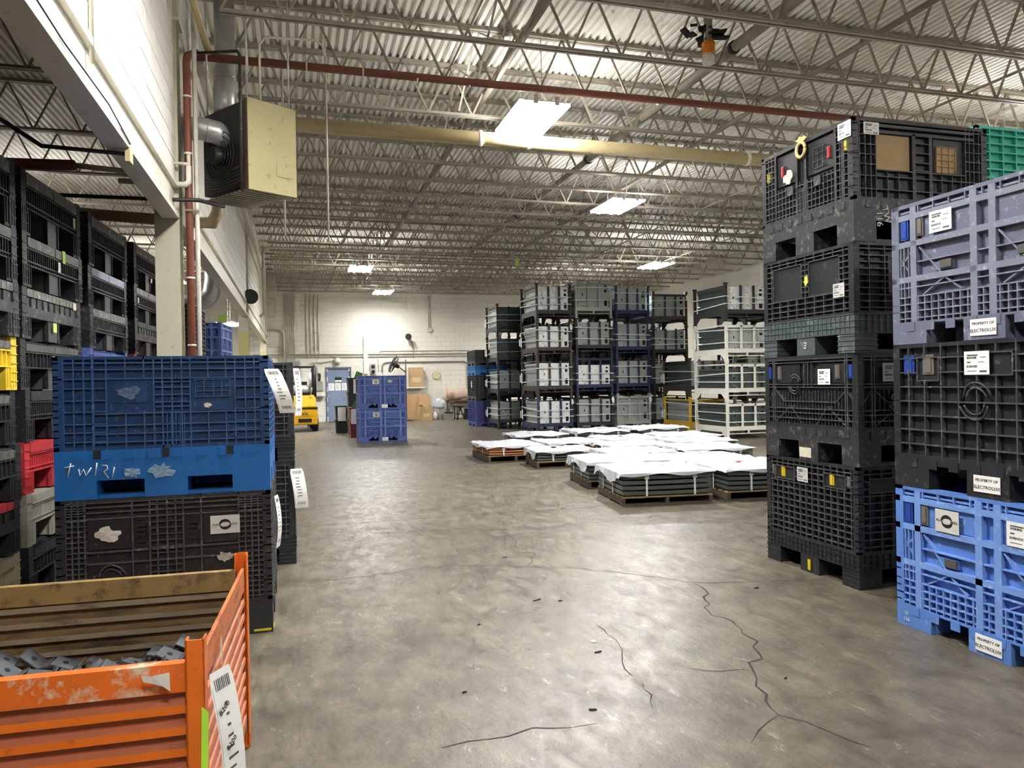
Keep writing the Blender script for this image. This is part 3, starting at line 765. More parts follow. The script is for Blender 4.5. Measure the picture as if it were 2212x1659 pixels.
text('116', 0.075, MATS['chalk_white'], k4, (-RW / 2 + 0.21, -RD / 2 - 0.007, 0.16), 'front', name='chalk_mark', tilt=math.radians(85))
bar_label(k3, 'left', RW, RD, 0.86 * RD, 0.27 + 0.18, 0.115, 0.10, mat('silver_label', 'c2c2be', 0.5, var=0.1))
ragged(k3, 'left', RW, RD, 0.52 * RD, 0.27 + 0.30, 0.05, 0.10, mat('yellow_rag', 'd9cc55', 0.7, var=0.2), 'yellow_scrap', 3)
placard(k3, 'left', RW, RD, 0.50 * RD, 0.075, 0.03, 0.05, False)
for u, c in ((0.05, DBLUE()), (0.17, GTAB()), (0.80, GTAB()), (0.93, DBLUE())): latch(k2, 'left', RW, RD, u * RD, 0.25 + 0.42, c, 0.045, 0.10)
bar_label(k2, 'left', RW, RD, 0.68 * RD, 0.25 + 0.385, 0.13, 0.115); bar_label(k2, 'front', RW, RD, 0.29, 0.25 + 0.41, 0.16, 0.13, MATS['silver_label'])
relief_swirl(k2, 'left', RW, RD, 0.36 * RD, 0.25 + 0.33, 0.075, BLK2()); relief_swirl(k2, 'front', RW, RD, 0.33, 0.25 + 0.2, 0.065, BLK2())
property_plate(k2, 'left', RW, RD, 0.47 * RD, 0.06, 0.85, True)
for u, c in ((0.09, GTAB()), (0.20, YEL()), (0.74, YEL()), (0.91, GTAB())): latch(k1, 'left', RW, RD, u * RD, 0.24 + 0.50, c, 0.045, 0.085)
bar_label(k1, 'left', RW, RD, 0.44 * RD, 0.24 + 0.50, 0.125, 0.11, MATS['silver_label'])
on_face(k1, 'left', RW, RD, 0.5 * RD, 0.06, 0.03, 0.08, 'yellow_marker', YEL(), 0.006, 0.002)

# ---- the three-high stack in front of it
BW, BD = 1.06, 1.24
BX, BY = 3.47 + BW / 2, 2.42 + BD / 2
zs = [0, 0.837, 1.675, 2.5]
b1 = container('bulk_container', 'bright blue bulk container at the bottom of the three-high stack', G, (BX, BY, 0), 0, BW, BD, zs[1], 0.13, PERI(), PERI(), spec_heavy, spec_heavy, band=0.1, foot=0.2)
b2 = container('bulk_container', 'black bulk container sandwiched between two blue ones', G, (BX, BY, zs[1]), 0.008, BW, BD, zs[2] - zs[1], 0.17, BLK(), BLK(), ('grid', 9, 9, 0.008), ('grid', 11, 8, 0.008, ((0.14, 0.26, 0.68, 0.88), (0.4, 0.62, 0.72, 0.9))), band=0.2, foot=0.2)
b3 = container('bulk_container', 'slate blue bulk container on top of the three-high stack', G, (BX, BY, zs[2]), -0.006, BW, BD, zs[3] - zs[2], 0.13, SLATE(), SLATE(), spec_heavy, spec_heavy, band=0.1, foot=0.2)
for b in (b1, b3):
    bz = 0.13; ph = 0.70
    for u in (0.075, 0.925): latch(b, 'left', BW, BD, u * BD, bz + 0.785 * ph, DBLUE(), 0.055, 0.125)
    for u in (0.165, 0.835): latch(b, 'left', BW, BD, u * BD, bz + 0.785 * ph, GTAB(), 0.05, 0.11)
    for u in (0.31, 0.69): on_face(b, 'left', BW, BD, u * BD, bz + 0.44 * ph, 0.075, 0.045, 'door_catch', mat('catch_dark', '55524d', 0.5), 0.012, -0.012)
    property_plate(b, 'left', BW, BD, 0.5 * BD, 0.065)
placard(b1, 'left', BW, BD, 0.30 * BD, 0.13 + 0.775 * 0.7, 0.155, 0.125)
bar_label(b1, 'left', BW, BD, 0.66 * BD, 0.13 + 0.785 * 0.7, 0.17, 0.125)
text('TV', 0.03, MATS['chalk_white'], b1, (-BW / 2 - 0.006, BD / 2 - 0.07, 0.075), 'left', name='chalk_mark'); text('136', 0.03, MATS['chalk_white'], b1, (-BW / 2 - 0.006, BD / 2 - 0.075, 0.04), 'left', name='chalk_mark')
bar_label(b3, 'left', BW, BD, 0.29 * BD, 0.13 + 0.785 * 0.7, 0.15, 0.12)
ragged(b3, 'left', BW, BD, 0.76 * BD, 0.13 + 0.36 * 0.7, 0.10, 0.13, mat('rag_cream', 'd8cfb6', 0.8, var=0.2), 'hanging_rag', 4)
for u, c in ((0.09, DBLUE()), (0.20, GTAB()), (0.80, GTAB()), (0.91, DBLUE())): latch(b2, 'left', BW, BD, u * BD, 0.17 + 0.545, c, 0.075, 0.115)
bar_label(b2, 'left', BW, BD, 0.46 * BD, 0.17 + 0.545, 0.15, 0.125); relief_swirl(b2, 'left', BW, BD, 0.45 * BD, 0.17 + 0.34, 0.10, BLK2())
property_plate(b2, 'left', BW, BD, 0.5 * BD, 0.075)
# ---- stack with the teal crate behind it
for i in range(3):
    container('bulk_container', 'black bulk container under the teal crate, %s from the floor' % ORD[i], G, (5.03 + RW / 2, 4.45 + RD / 2, 0.84 * i), 0, RW, RD, 0.84, 0.25, BLK(), BLK(), ('grid', 12, 12), ('grid', 12, 12))
container('bulk_container', 'teal green ribbed crate high up behind the slate blue container', G, (5.03 + RW / 2, 4.45 + RD / 2, 2.52), 0, RW, RD, 0.88, 0.22, TEAL(), TEAL(), ('grid', 9, 10, 0.010), ('grid', 9, 10, 0.010))

# ---- the two-high stack on the left: navy over black
NW, ND = 1.16, 1.03
NX, NY = -0.165 - NW / 2, 4.74 + ND / 2
GL = 'containers on the left of the aisle'
n1 = container('bulk_container', 'black bulk container carrying the navy one', GL, (NX, NY, 0), 0, NW, ND, 0.865, 0.20, BLK(), BLK(), spec_blacklow, ('grid', 10, 14), style='solid', band=0.4)
n2 = container('bulk_container', 'navy bulk container with a bright blue base and chalk writing', GL, (NX, NY, 0.865), 0, NW, ND, 0.82, 0.28, NAVY(), BRIGHTB(), spec_navy, ('grid', 10, 14), band=0.62, foot=0.185)
placard(n1, 'front', NW, ND, 0.775 * NW, 0.20 + 0.475, 0.165, 0.108)
ragged(n1, 'front', NW, ND, 0.225 * NW, 0.20 + 0.46, 0.15, 0.10, TORN(), seed=2); ragged(n1, 'front', NW, ND, 0.775 * NW, 0.20 + 0.28, 0.12, 0.07, mat('old_label', 'a8a493', 0.7, var=0.3, scale=40), seed=8)
relief_swirl(n1, 'front', NW, ND, 0.24 * NW, 0.20 + 0.2, 0.08, BLK2())
CH = MATS['chalk_white']
on_face(n1, 'front', NW, ND, NW - 0.06, 0.02, 0.10, 0.012, 'yellow_tape', YEL(), 0.003, 0.002); on_face(n1, 'right', NW, ND, 0.06, 0.02, 0.10, 0.012, 'yellow_tape', YEL(), 0.003, 0.002)
ck = MB(); y = -ND / 2 - 0.006
def stroke(m, pts, x0, z0, s, r=0.0035):
    m.tube([(x0 + a * s, y, z0 + b * s) for a, b in pts], r, 5)
cx, cz, s = -NW / 2 + 0.055, 0.135, 0.078
for pts in ([(0, .7), (.62, .8)], [(.4, 1), (.18, 0)], [(.9, .55), (.98, .05), (1.22, .5), (1.38, 0.05), (1.72, .62)], [(2.1, .95), (1.98, 0.05)], [(2.4, .75), (2.75, .72), (2.8, .5), (2.55, .3), (2.85, -.2)], [(3.25, .6), (3.1, -.15)], [(3.33, .8), (3.35, .78)]):
    stroke(ck, pts, cx, cz, s)
ck.build('chalk_writing', CH, n2)
ragged(n2, 'front', NW, ND, 0.345 * NW, 0.145, 0.10, 0.075, mat('label_residue', '7f9fb8', 0.7, var=0.4, scale=50), seed=12, out=0.003); ragged(n2, 'front', NW, ND, 0.48 * NW, 0.145, 0.15, 0.10, MATS['label_residue'], seed=15, out=0.003)
ragged(n2, 'front', NW, ND, 0.335 * NW, 0.28 + 0.33, 0.16, 0.09, mat('label_residue_dark', '566f92', 0.7, var=0.6, scale=50), seed=13, out=0.0); ragged(n2, 'front', NW, ND, 0.70 * NW, 0.28 + 0.245, 0.06, 0.035, TORN(), seed=16, out=0.0)
for u in (0.19, 0.5, 0.805): on_face(n2, 'front', NW, ND, u * NW, 0.255, 0.04, 0.05, 'hinge_slot', mat('slot_dark', '141a26', 0.6), 0.003, 0.002)
def paper_tag(label, top, w, L_, out, lean=0.0, curl=0.06, face=0.0, body='barcode', green=False, txt=None, group='white paper tags'):
    """long white paper tag hanging from its top edge; top = world point of the top centre, out = horizontal unit direction it faces"""
    t = thing('paper_tag', label, 'tag', top, 0, group)
    ox, oy = out; sx, sy = -oy, ox
    n = 10; m = MB(); vs = []
    def P(a, b, off=0.0):
        c = curl * math.sin(b * math.pi * 0.9) + off
        return (sx * (a * w + lean * b * L_) + ox * (0.01 + c), sy * (a * w + lean * b * L_) + oy * (0.01 + c), -b * L_)
    for i in range(n + 1):
        b = i / n; ww = 0.5 if i else 0.42
        for a in (-ww, ww):
            vs.append(P(a, b)); 
        for a in (-ww, ww):
            vs.append(P(a, b, -0.0012))
    fs = []
    for i in range(n):
        k = 4 * i
        fs += [(k, k + 1, k + 5, k + 4), (k + 2, k + 6, k + 7, k + 3), (k, k + 4, k + 6, k + 2), (k + 1, k + 3, k + 7, k + 5)]
    m.add(vs, fs, 0, False); m.build('sheet', WHITEP(), t)
    pr = MB()
    def rect(a0, a1, b0, b1):
        k = max(1, int((b1 - b0) / 0.06))
        for j in range(k):
            c0 = b0 + (b1 - b0) * j / k; c1 = b0 + (b1 - b0) * (j + 1) / k
            pr.add([P(a0, c0, 0.0012), P(a1, c0, 0.0012), P(a1, c1, 0.0012), P(a0, c1, 0.0012)], [(0, 1, 2, 3)])
    rnd = random.Random(len(label))
    for i in range(9): rect(-0.33 + i * 0.075, -0.30 + i * 0.075 + rnd.random() * 0.02, 0.05, 0.13)
    for i in range(7):
        b = 0.22 + i * 0.075; a = rnd.uniform(0.08, 0.3)
        rect(-a, a * rnd.uniform(0.2, 1), b, b + 0.018)
    for i in range(9): rect(-0.28 + i * 0.065, -0.26 + i * 0.065 + rnd.random() * 0.02, 0.84, 0.90)
    ln = [P(a, b / 12, 0.0012) for b in range(1, 12) for a in (-0.46, -0.45)]
    pr.add(ln, [(2 * i, 2 * i + 1, 2 * i + 3, 2 * i + 2) for i in range(10)])   # margin rule
    pr.build('print', GREYINK(), t)
    return t
paper_tag('long white barcode tag hanging off the corner of the navy container', (-0.15, 4.72, 1.60), 0.10, 0.27, (0.35, -0.94), 0.35, 0.03)
paper_tag('white tag on the side of the black container below the navy one', (-0.148, 4.95, 0.80), 0.09, 0.33, (0.97, -0.24), 0.0, 0.02)
# ---- black two-high stack just behind it
for i, lb in enumerate(('lower black bulk container of the two-high stack behind the navy container', 'upper black bulk container of the two-high stack behind the navy container')):
    container('bulk_container', lb, GL, (-0.03 - 0.42, 6.48 + 0.52, 0.845 * i), 0, 0.84, 1.04, 0.845, 0.22, BLK(), BLK(), ('grid', 11, 11), ('grid', 11, 12), style='ribbed', band=0.4)
paper_tag('white tag hanging on the corner of the upper black container', (-0.012, 6.50, 1.64), 0.10, 0.40, (0.85, -0.52), 0.03, 0.02)
paper_tag('white tag hanging on the corner of the lower black container', (-0.02, 6.46, 0.80), 0.11, 0.33, (0.25, -0.97), 0.12, 0.03)
# ---- cobalt two-high stack in the middle of the hall
CW, CD = 1.22, 1.06
for i, lb in enumerate(('lower of two cobalt blue bulk containers standing in mid floor', 'upper of two cobalt blue bulk containers standing in mid floor')):
    c = container('bulk_container', lb, 'cobalt containers in mid floor', (1.52 + CW / 2, 19.3 + CD / 2, 0.85 * i), -0.01, CW, CD, 0.85, 0.13, COBALT(), COBALT(), spec_heavy, spec_heavy, band=0.1, foot=0.2)
    placard(c, 'front', CW, CD, 0.36 * CW, 0.13 + 0.785 * 0.72, 0.17, 0.12, False)
    property_plate(c, 'front', CW, CD, 0.54 * CW, 0.065)
    if i: ragged(c, 'front', CW, CD, 0.66 * CW, 0.13 + 0.79 * 0.72, 0.17, 0.10, TORN(), seed=21)
    for u in (0.075, 0.925): latch(c, 'front', CW, CD, u * CW, 0.13 + 0.785 * 0.72, DBLUE(), 0.06, 0.13)
# ---- far stacks in the side bay
FARB = [(-2.02, 12.2, 'black lattice container, top of the far stack behind the red pipe', BLK, 3, 0.90, ('grid', 8, 10)), (-1.62, 14.0, 'cobalt blue container with a green note on top, far down the side bay', COBALT, 3, 0.86, spec_heavy)]
for i in range(3):
    container('bulk_container', ['black lattice container on the floor of the far side-bay stack', 'middle black lattice container of the far side-bay stack', 'top black lattice container of the far side-bay stack, behind the red pipe'][i], 'far stacks in the side bay', (-1.3 - 0.53, 10.75 + 0.6, 0.873 * i), math.pi / 2, 1.2, 1.06, 0.873, 0.24, BLK(), BLK(), ('grid', 8, 10, 0.010, ((0.3, 0.7, 0.35, 0.8),)))
rz = -0.09
for i in range(3):
    c0 = Vector((-1.2, 13.3, 0)) + Matrix.Rotation(rz, 3, 'Z') @ Vector((-0.61, 0.52, 0))
    fb = container('bulk_container', ['cobalt container on the floor far down the side bay', 'middle cobalt container far down the side bay', 'top cobalt container with a green note far down the side bay'][i], 'far stacks in the side bay', (c0.x, c0.y, 0.857 * i), rz, 1.22, 1.04, 0.857, 0.13, COBALT(), COBALT(), spec_heavy, spec_heavy, band=0.1, foot=0.2)
GREENN = mat('green_paper', 'c3e36e', 0.7, var=0.05)
tag(MB().prism([(-0.06, 0), (0.07, -0.01), (0.075, 0.15), (-0.065, 0.13)], -0.002, 0.002, 'y').build('paper_note', GREENN, None, (-1.19, 13.42, 2.575), -0.2), 'pale green paper note standing on the far cobalt container', 'note')

# ------------------------------------------------------------------ wall of folded crates in the side bay
def folded_mesh(kind, W, D, h, mats):
    """mats: 0 body, 1 bar, 2 foot"""
    m = MB(); y = -D / 2
    m.box(-W / 2 + 0.05, W / 2 - 0.05, y + 0.06, D / 2 - 0.05, 0.40 * h, 0.97 * h, 0)       # core
    m.box(-W / 2 + 0.01, W / 2 - 0.01, y + 0.05, D / 2, 0.40 * h, 0.46 * h, 0)
    for s in (-1, 1):                                                            # corner posts
        x0, x1 = (-W / 2, -W / 2 + 0.085) if s < 0 else (W / 2 - 0.085, W / 2)
        m.box(x0, x1, y, y + 0.09, 0.0, h, 0); m.box(x0, x1, D / 2 - 0.09, D / 2, 0, h, 0)
        for k in range(1, 6): m.box(x0 - 0.004, x1 + 0.004, y - 0.006, y, k * h / 6 - 0.003, k * h / 6 + 0.003, 0)
        fx0, fx1 = (x0, x0 + 0.16) if s < 0 else (x1 - 0.16, x1)
        m.box(fx0, fx1, y + 0.004, y + 0.17, 0, 0.42 * h, 0)
        for k in range(4):
            xx = fx0 + (k + 0.5) * 0.16 / 4; m.box(xx - 0.003, xx + 0.003, y - 0.004, y + 0.004, 0.02, 0.42 * h, 0)
        m.box(fx0, fx1, D / 2 - 0.17, D / 2, 0, 0.42 * h, 0)
    m.box(-0.10, 0.10, y + 0.015, y + 0.20, 0.0, 0.42 * h, 2); m.box(-0.10, 0.10, D / 2 - 0.2, D / 2, 0, 0.42 * h, 2)
    m.box(-0.115, -0.10, y + 0.005, y + 0.03, 0, 0.42 * h, 0).box(0.10, 0.115, y + 0.005, y + 0.03, 0, 0.42 * h, 0)
    a, b = -W / 2 + 0.085, W / 2 - 0.085
    if kind == 'slat':
        m.box(a, b, y + 0.03, y + 0.06, 0.42 * h, 0.97 * h, 0)
        n = 26
        for i in range(n + 1): m.box(a + i * (b - a) / n - 0.004, a + i * (b - a) / n + 0.004, y + 0.005, y + 0.03, 0.42 * h, 0.76 * h, 0)
        for v in (0.42, 0.50, 0.755): m.box(a, b, y + 0.002, y + 0.03, v * h - 0.005, v * h + 0.005, 0)
        for x0, x1 in ((a + 0.01, -0.008), (0.008, b - 0.01)): m.box(x0, x1, y - 0.004, y + 0.03, 0.78 * h, 0.965 * h, 1)
    elif kind == 'slot':
        m.box(a, b, y + 0.012, y + 0.05, 0.42 * h, 0.80 * h, 0)
        n = 9
        for i in range(n + 1):
            c = a + (i + 0.0) * (b - a) / n
            m.box(c - 0.036, c + 0.036, y, y + 0.03, 0.62 * h, 0.80 * h, 0) if i not in (0, n) else None
        m.box(a, b, y, y + 0.03, 0.42 * h, 0.62 * h, 0)
        m.box(a + 0.01, b - 0.01, y - 0.002, y + 0.04, 0.82 * h, 0.97 * h, 1)
        for i in range(14):
            c = a + (i + 0.5) * (b - a) / 14; m.box(c - 0.002, c + 0.002, y - 0.005, y, 0.83 * h, 0.96 * h, 1)
    else:   # lidded
        m.box(a, b, y + 0.02, y + 0.05, 0.42 * h, 0.76 * h, 0)
        n = 16
        for i in range(n + 1): m.box(a + i * (b - a) / n - 0.005, a + i * (b - a) / n + 0.005, y + 0.002, y + 0.02, 0.42 * h, 0.74 * h, 0)
        m.box(a, b, y, y + 0.02, 0.42 * h, 0.45 * h, 0); m.box(a, b, y, y + 0.02, 0.72 * h, 0.75 * h, 0)
        for x0, x1 in ((a + 0.01, -0.006), (0.006, b - 0.01)):
            m.prism([(y - 0.004, 0.76 * h), (y + 0.03, 0.76 * h), (y + 0.14, 0.965 * h), (y + 0.12, 0.965 * h), (y - 0.004, 0.90 * h)], x0, x1, 'x', 1)
            for i in range(9):
                xx = x0 + (i + 0.5) * (x1 - x0) / 9
                m.bar((xx, y + 0.006, 0.905 * h), (xx, y + 0.115, 0.968 * h), 0.012, 0.014, m=1)
    return m.mesh('crate_body', mats)
FC = {}
def folded(kind, h, body, bar, foot, label, loc, rz):
    W, D = 1.21, 1.05
    k = (kind, h, body.name, bar.name, foot.name)
    if k not in FC: FC[k] = folded_mesh(kind, W, D, h, [body, bar, foot])
    t = thing('folding_crate', label, 'crate', loc, rz, 'wall of folded crates in the side bay')
    put('crate_body', FC[k], t)
    return t
Y_ = mat('yellow_crate', 'e0c035', 0.45, var=0.12, scuff='c9b98a', scuff_amt=0.2)
R_ = mat('red_crate', 'b8343a', 0.45, var=0.15, scuff='d07a70', scuff_amt=0.15)
OR_ = mat('brick_red_crate', 'b2553f', 0.5, var=0.15, scuff='d08a70', scuff_amt=0.2)
W_ = mat('grey_white_crate', 'a9a79c', 0.5, var=0.12, scuff='7d7a70', scuff_amt=0.2)
C_ = mat('cream_crate', 'bdb391', 0.5, var=0.12, scuff='968c6c', scuff_amt=0.2)
B_ = BLK(); B2_ = BLK2(); BAR_ = BAR(); DBAR = mat('dark_grey_bar', '4c4e4b', 0.5, var=0.25, scuff='7b7c78', scuff_amt=0.3); FT = mat('foot_grey', '4a4b4a', 0.5, var=0.2); CB_ = COBALT()
RZ = math.pi / 2 - 0.063
dirv = Vector((0.063, 0.998, 0)); nrm = Vector((0.998, -0.063, 0))
P0 = Vector((-1.88, 5.7, 0))
ZR = [0, 0.375, 0.75, 1.125, 1.5, 1.87, 2.245, 2.62]
HR = [0.375, 0.375, 0.375, 0.375, 0.37, 0.375, 0.375, 0.47]
STK = [
    (4.72, 'nearest', [('slat', C_, C_, C_), ('slot', B_, R_, B_), ('lid', B_, DBAR, FT), ('lid', B_, DBAR, FT), ('lid', Y_, DBAR, Y_), ('slot', B2_, BAR_, FT), ('slat', B_, BAR_, FT), ('slat', B_, BAR_, FT)]),
    (6.02, 'second', [('lid', B_, B_, B_), ('slat', W_, W_, W_), ('slat', R_, R_, R_), ('slat', B_, B_, B_), ('lid', B_, DBAR, FT), ('slot', B2_, BAR_, FT), ('slat', B_, BAR_, FT), ('slat', B_, BAR_, FT)]),
    (7.46, 'third', [('slat', B_, B_, B_), ('slat', B_, B_, B_), ('slat', B_, B_, B_), ('slat', B_, B_, B_), ('lid', CB_, CB_, CB_), ('slat', B2_, BAR_, FT), ('slat', B_, mat('pale_blue_bar', 'a9b4c6', 0.5, var=0.2), FT), ('slat', B_, BAR_, FT)]),
    (8.90, 'fourth', [('slat', B_, B_, B_), ('slat', B_, B_, B_), ('slat', B_, B_, B_), ('slat', B_, B_, B_), ('lid', OR_, OR_, OR_), ('slot', B2_, DBAR, FT), ('slat', B_, BAR_, FT), ('slat', B_, BAR_, FT)])]
NAMES = {'B': 'black', 'Y': 'yellow'}
CN = {B_.name: 'black', B2_.name: 'worn black', Y_.name: 'yellow', R_.name: 'red', W_.name: 'grey-white', C_.name: 'cream', OR_.name: 'brick red', CB_.name: 'cobalt blue'}
rj = random.Random(3)
for y0, who, lst in STK:
    for j, (kind, bd, br, ft) in enumerate(lst):
        c = P0 + dirv * (y0 + 0.605 - 5.7) + nrm * (-0.525 + rj.uniform(-0.02, 0.012))
        kd = {'slat': 'slatted', 'slot': 'slotted', 'lid': 'lidded'}[kind]
        t = folded(kind, HR[j], bd, br, ft, '%s %s crate, %s from the floor in the %s crate-wall stack' % (CN[bd.name], kd, ORD[j], who), (c.x, c.y, ZR[j]), RZ + rj.uniform(-0.012, 0.012))
        for q in range(rj.choice((0, 1, 1, 2)) if y0 > 5 and j > 3 else 0):
            u = rj.uniform(0.12, 1.08)
            on_face(t, 'front', 1.21, 1.05, u, HR[j] * rj.choice((0.86, 0.3, 0.6)), rj.uniform(0.025, 0.07), rj.uniform(0.05, 0.10), 'old_label', rj.choice((TORN(), WHITEP(), GREENN if q else TORN())), 0.003, 0.006)

# ------------------------------------------------------------------ orange steel bin in the foreground
ORG = mat('orange_paint', 'e2701f', 0.42, var=0.12, scale=6, scuff='8a3d1c', scuff_amt=0.18, scuff_scale=11)
ORGW = mat('orange_paint_worn', 'cf7038', 0.5, var=0.2, scale=5, scuff='7a4a30', scuff_amt=0.5, scuff_scale=7, stretch=(1, 1, 3))
RUST = mat('rusty_tan_paint', '7d6442', 0.65, var=0.3, scale=6, scuff='3e2f22', scuff_amt=0.45, scuff_scale=10, stretch=(0.3, 1, 1))
TANB = mat('tan_paint', '96794a', 0.55, var=0.25, scale=9, scuff='5a4530', scuff_amt=0.5, scuff_scale=14)
SALM = mat('salmon_paint', 'b3694a', 0.5, var=0.2, scale=6, scuff='7d5340', scuff_amt=0.35, scuff_scale=7, stretch=(0.3, 1, 1))
bt = thing('steel_bin', 'orange corrugated steel bin full of metal brackets', 'bin', (-0.26, 2.21, 0), -0.045)
BWd, BDp = 1.30, 1.10       # local: right front corner at origin, -x to the left, +y to the back
def wall_profile(zt=0.657, zb=0.12, pitch=0.0595):
    P = []; z = zb
    while z + pitch <= zt + 0.001:
        P += [(0.0, z), (0.0, z + pitch * 0.38), (0.026, z + pitch * 0.52), (0.026, z + pitch * 0.86), (0.0, z + pitch)]
        z += pitch
    return P, z
def bin_wall(axis, a0, a1, off, sgn, outer, inner, stripe):
    """corrugated sheet; axis x: runs along x at y=off, sgn: outward direction"""
    P, zt = wall_profile(); m = MB(); n = len(P)
    for t, k, sm in ((0.0, 0, 1), (0.005, 1, -1)):
        vs = []
        for a in (a0, a1):
            for o, z in P:
                q = off + sgn * (-o - t)
                vs.append((a, q, z) if axis == 'x' else (q, a, z))
        for i in range(n - 1):
            flat = P[i][0] == 0.0 and P[i + 1][0] == 0.0; deep = P[i][0] > 0.02 and P[i + 1][0] > 0.02
            mi = (2 if flat else 0) if k == 0 else (3 if deep else 1)
            m.add([vs[i], vs[i + 1], vs[n + i + 1], vs[n + i]], [(0, 1, 2, 3)], mi)
    return m, zt
def bin_side(name, axis, a0, a1, off, sgn, inner):
    m, zt = bin_wall(axis, a0, a1, off, sgn, None, None, None)
    o = m.build(name, [SALM, inner, ORG, mat('faded_tan_paint', '8f7f66', 0.6, var=0.25, scale=6, scuff='57452f', scuff_amt=0.35, scuff_scale=12, stretch=(0.4, 1, 1))], bt)
    rl = MB()
    if axis == 'x':
        rl.box(a0, a1, off - sgn * 0.035 if sgn > 0 else off, off if sgn > 0 else off + 0.035, zt, 0.735)
    else:
        rl.box(off - 0.012 if sgn > 0 else off, off if sgn > 0 else off + 0.012, a0, a1, zt, 0.745)
    return o, rl
o, rl = bin_side('front_wall', 'x', -BWd + 0.05, -0.045, 0.012, -1, RUST); rl.build('front_rail', mat('orange_paint_chipped', 'dd6a20', 0.45, var=0.15, scale=6, scuff='d3c7aa', scuff_amt=0.5, scuff_scale=13), bt)
o, rl = bin_side('back_wall', 'x', -BWd + 0.05, -0.045, BDp - 0.012, 1, RUST); rl.build('back_rail', TANB, bt)
o, rl = bin_side('right_wall', 'y', 0.045, BDp - 0.045, -0.010, 1, RUST); rl.build('side_rail', ORGW, bt)
o, rl = bin_side('left_wall', 'y', 0.045, BDp - 0.045, -BWd + 0.010, -1, RUST); rl.build('side_rail', ORGW, bt)
for x, y, sx, sy in ((0, 0, -1, 1), (0, BDp, -1, -1), (-BWd, 0, 1, 1), (-BWd, BDp, 1, -1)):
    w = 0.05; t = 0.005
    m = MB().box(x, x + sx * w, y, y + sy * t, 0, 0.80).box(x, x + sx * t, y, y + sy * w, 0, 0.80).box(x + sx * w, x + sx * (w - t), y, y + sy * w * 0.8, 0, 0.80)
    m.box(x, x + sx * w, y, y + sy * w, 0.0, 0.01)
    m.build('corner_post', ORG, bt)
MB().box(-BWd + 0.01, -0.01, 0.01, BDp - 0.01, 0.09, 0.11).build('bin_floor', RUST, bt)
for y in (0.06, BDp - 0.06): MB().box(-BWd + 0.05, -0.05, y - 0.035, y + 0.035, 0.03, 0.09).build('skid', ORG, bt)
def scrap(u, z, w, h, seed, mt):
    rnd = random.Random(seed); n = 12; vs = []; y = -0.028
    for i in range(n):
        a = 2 * math.pi * i / n; r = rnd.uniform(0.5, 1.0); vs.append((u + math.cos(a) * w * r / 2, y - 0.002, z + math.sin(a) * h * r / 2))
    vs = [(u, y - 0.003, z)] + vs
    MB().add(vs, [(0, 1 + i, 1 + (i + 1) % n) for i in range(n)]) or None
    m = MB(); m.add(vs, [(0, 1 + i, 1 + (i + 1) % n) for i in range(n)]); m.build('torn_label', mt, bt)
m = MB(); yq = -0.0255
m.add([(-0.155, yq, 0.725), (-0.13, yq - 0.002, 0.722), (-0.085, yq, 0.727), (-0.083, yq, 0.675), (-0.10, yq - 0.002, 0.690), (-0.125, yq, 0.700), (-0.15, yq - 0.001, 0.708)], [(0, 1, 6), (1, 2, 4), (2, 3, 4), (1, 4, 5), (1, 5, 6)]); m.build('torn_label', TORN(), bt)
for y, z, s in ((0.16, 0.62, 3), (0.3, 0.66, 5), (0.75, 0.60, 7)):
    rnd = random.Random(s); n = 10; vs = [(0.0, y, z)]
    for i in range(n):
        a = 2 * math.pi * i / n; r = rnd.uniform(0.4, 1); vs.append((0.0025, y + math.cos(a) * 0.03 * r, z + math.sin(a) * 0.055 * r))
    m = MB(); m.add(vs, [(0, 1 + i, 1 + (i + 1) % n) for i in range(n)]); m.build('paint_chip', mat('bare_primer', 'c7bb98', 0.7, var=0.2), bt)
# brackets in the bin
BRK = mat('oily_steel', '6d7176', 0.35, metal=0.5, var=0.25, scale=12)
HOLE = mat('hole_dark', '0c0c0d', 0.8)
bm_ = MB()
pf = [(-0.052, -0.012), (-0.046, 0.0), (0.030, 0.0), (0.045, 0.022), (0.050, 0.020), (0.034, -0.005), (-0.044, -0.005), (-0.048, -0.014)]
bm_.prism(pf, -0.042, 0.042, 'y', 0)
bm_.lathe([(0.011, 0.0002), (0.011, 0.0012)], 10, (-0.006, 0, 0), 'z', 1)
bracket_me = bm_.mesh('steel_bracket', [BRK, HOLE])
rb = random.Random(5); cnt = 0
names = []
for r in range(9):
    for c in range(11):
        x = -0.10 - c * 0.108 + (0.05 if r % 2 else 0); y = 0.10 + r * 0.108
        if x > -0.13 or x < -BWd + 0.12: continue
        o = put('steel_bracket', bracket_me, None)
        p = Matrix.Rotation(-0.045, 3, 'Z') @ Vector((x + rb.uniform(-0.012, 0.012), y + rb.uniform(-0.006, 0.006), 0))
        z = 0.44 + 0.025 * math.sin(r * 0.9 + c) + (0.02 if r > 5 else 0)
        o.location = (-0.26 + p.x, 2.21 + p.y, z)
        o.rotation_euler = (rb.uniform(-0.25, 0.25), rb.uniform(-0.42, -0.22) if r < 4 else rb.uniform(0.1, 0.9), rb.uniform(-0.25, 0.25))
        tag(o, 'small bent steel bracket with a hole lying in the orange bin', 'bracket', 'brackets heaped in the orange bin')
fill = MB()
for i in range(420):
    x, y = rb.uniform(-BWd + 0.14, -0.14), rb.uniform(0.14, BDp - 0.14); z = rb.uniform(0.15, 0.38)
    a = rb.uniform(0, 3.14); dx, dy = math.cos(a) * 0.05, math.sin(a) * 0.05
    fill.bar((x - dx, y - dy, z - rb.uniform(-0.02, 0.02)), (x + dx, y + dy, z + rb.uniform(-0.02, 0.02)), 0.07, 0.006)
fill.box(-BWd + 0.05, -0.045, 0.05, BDp - 0.05, 0.112, 0.37)
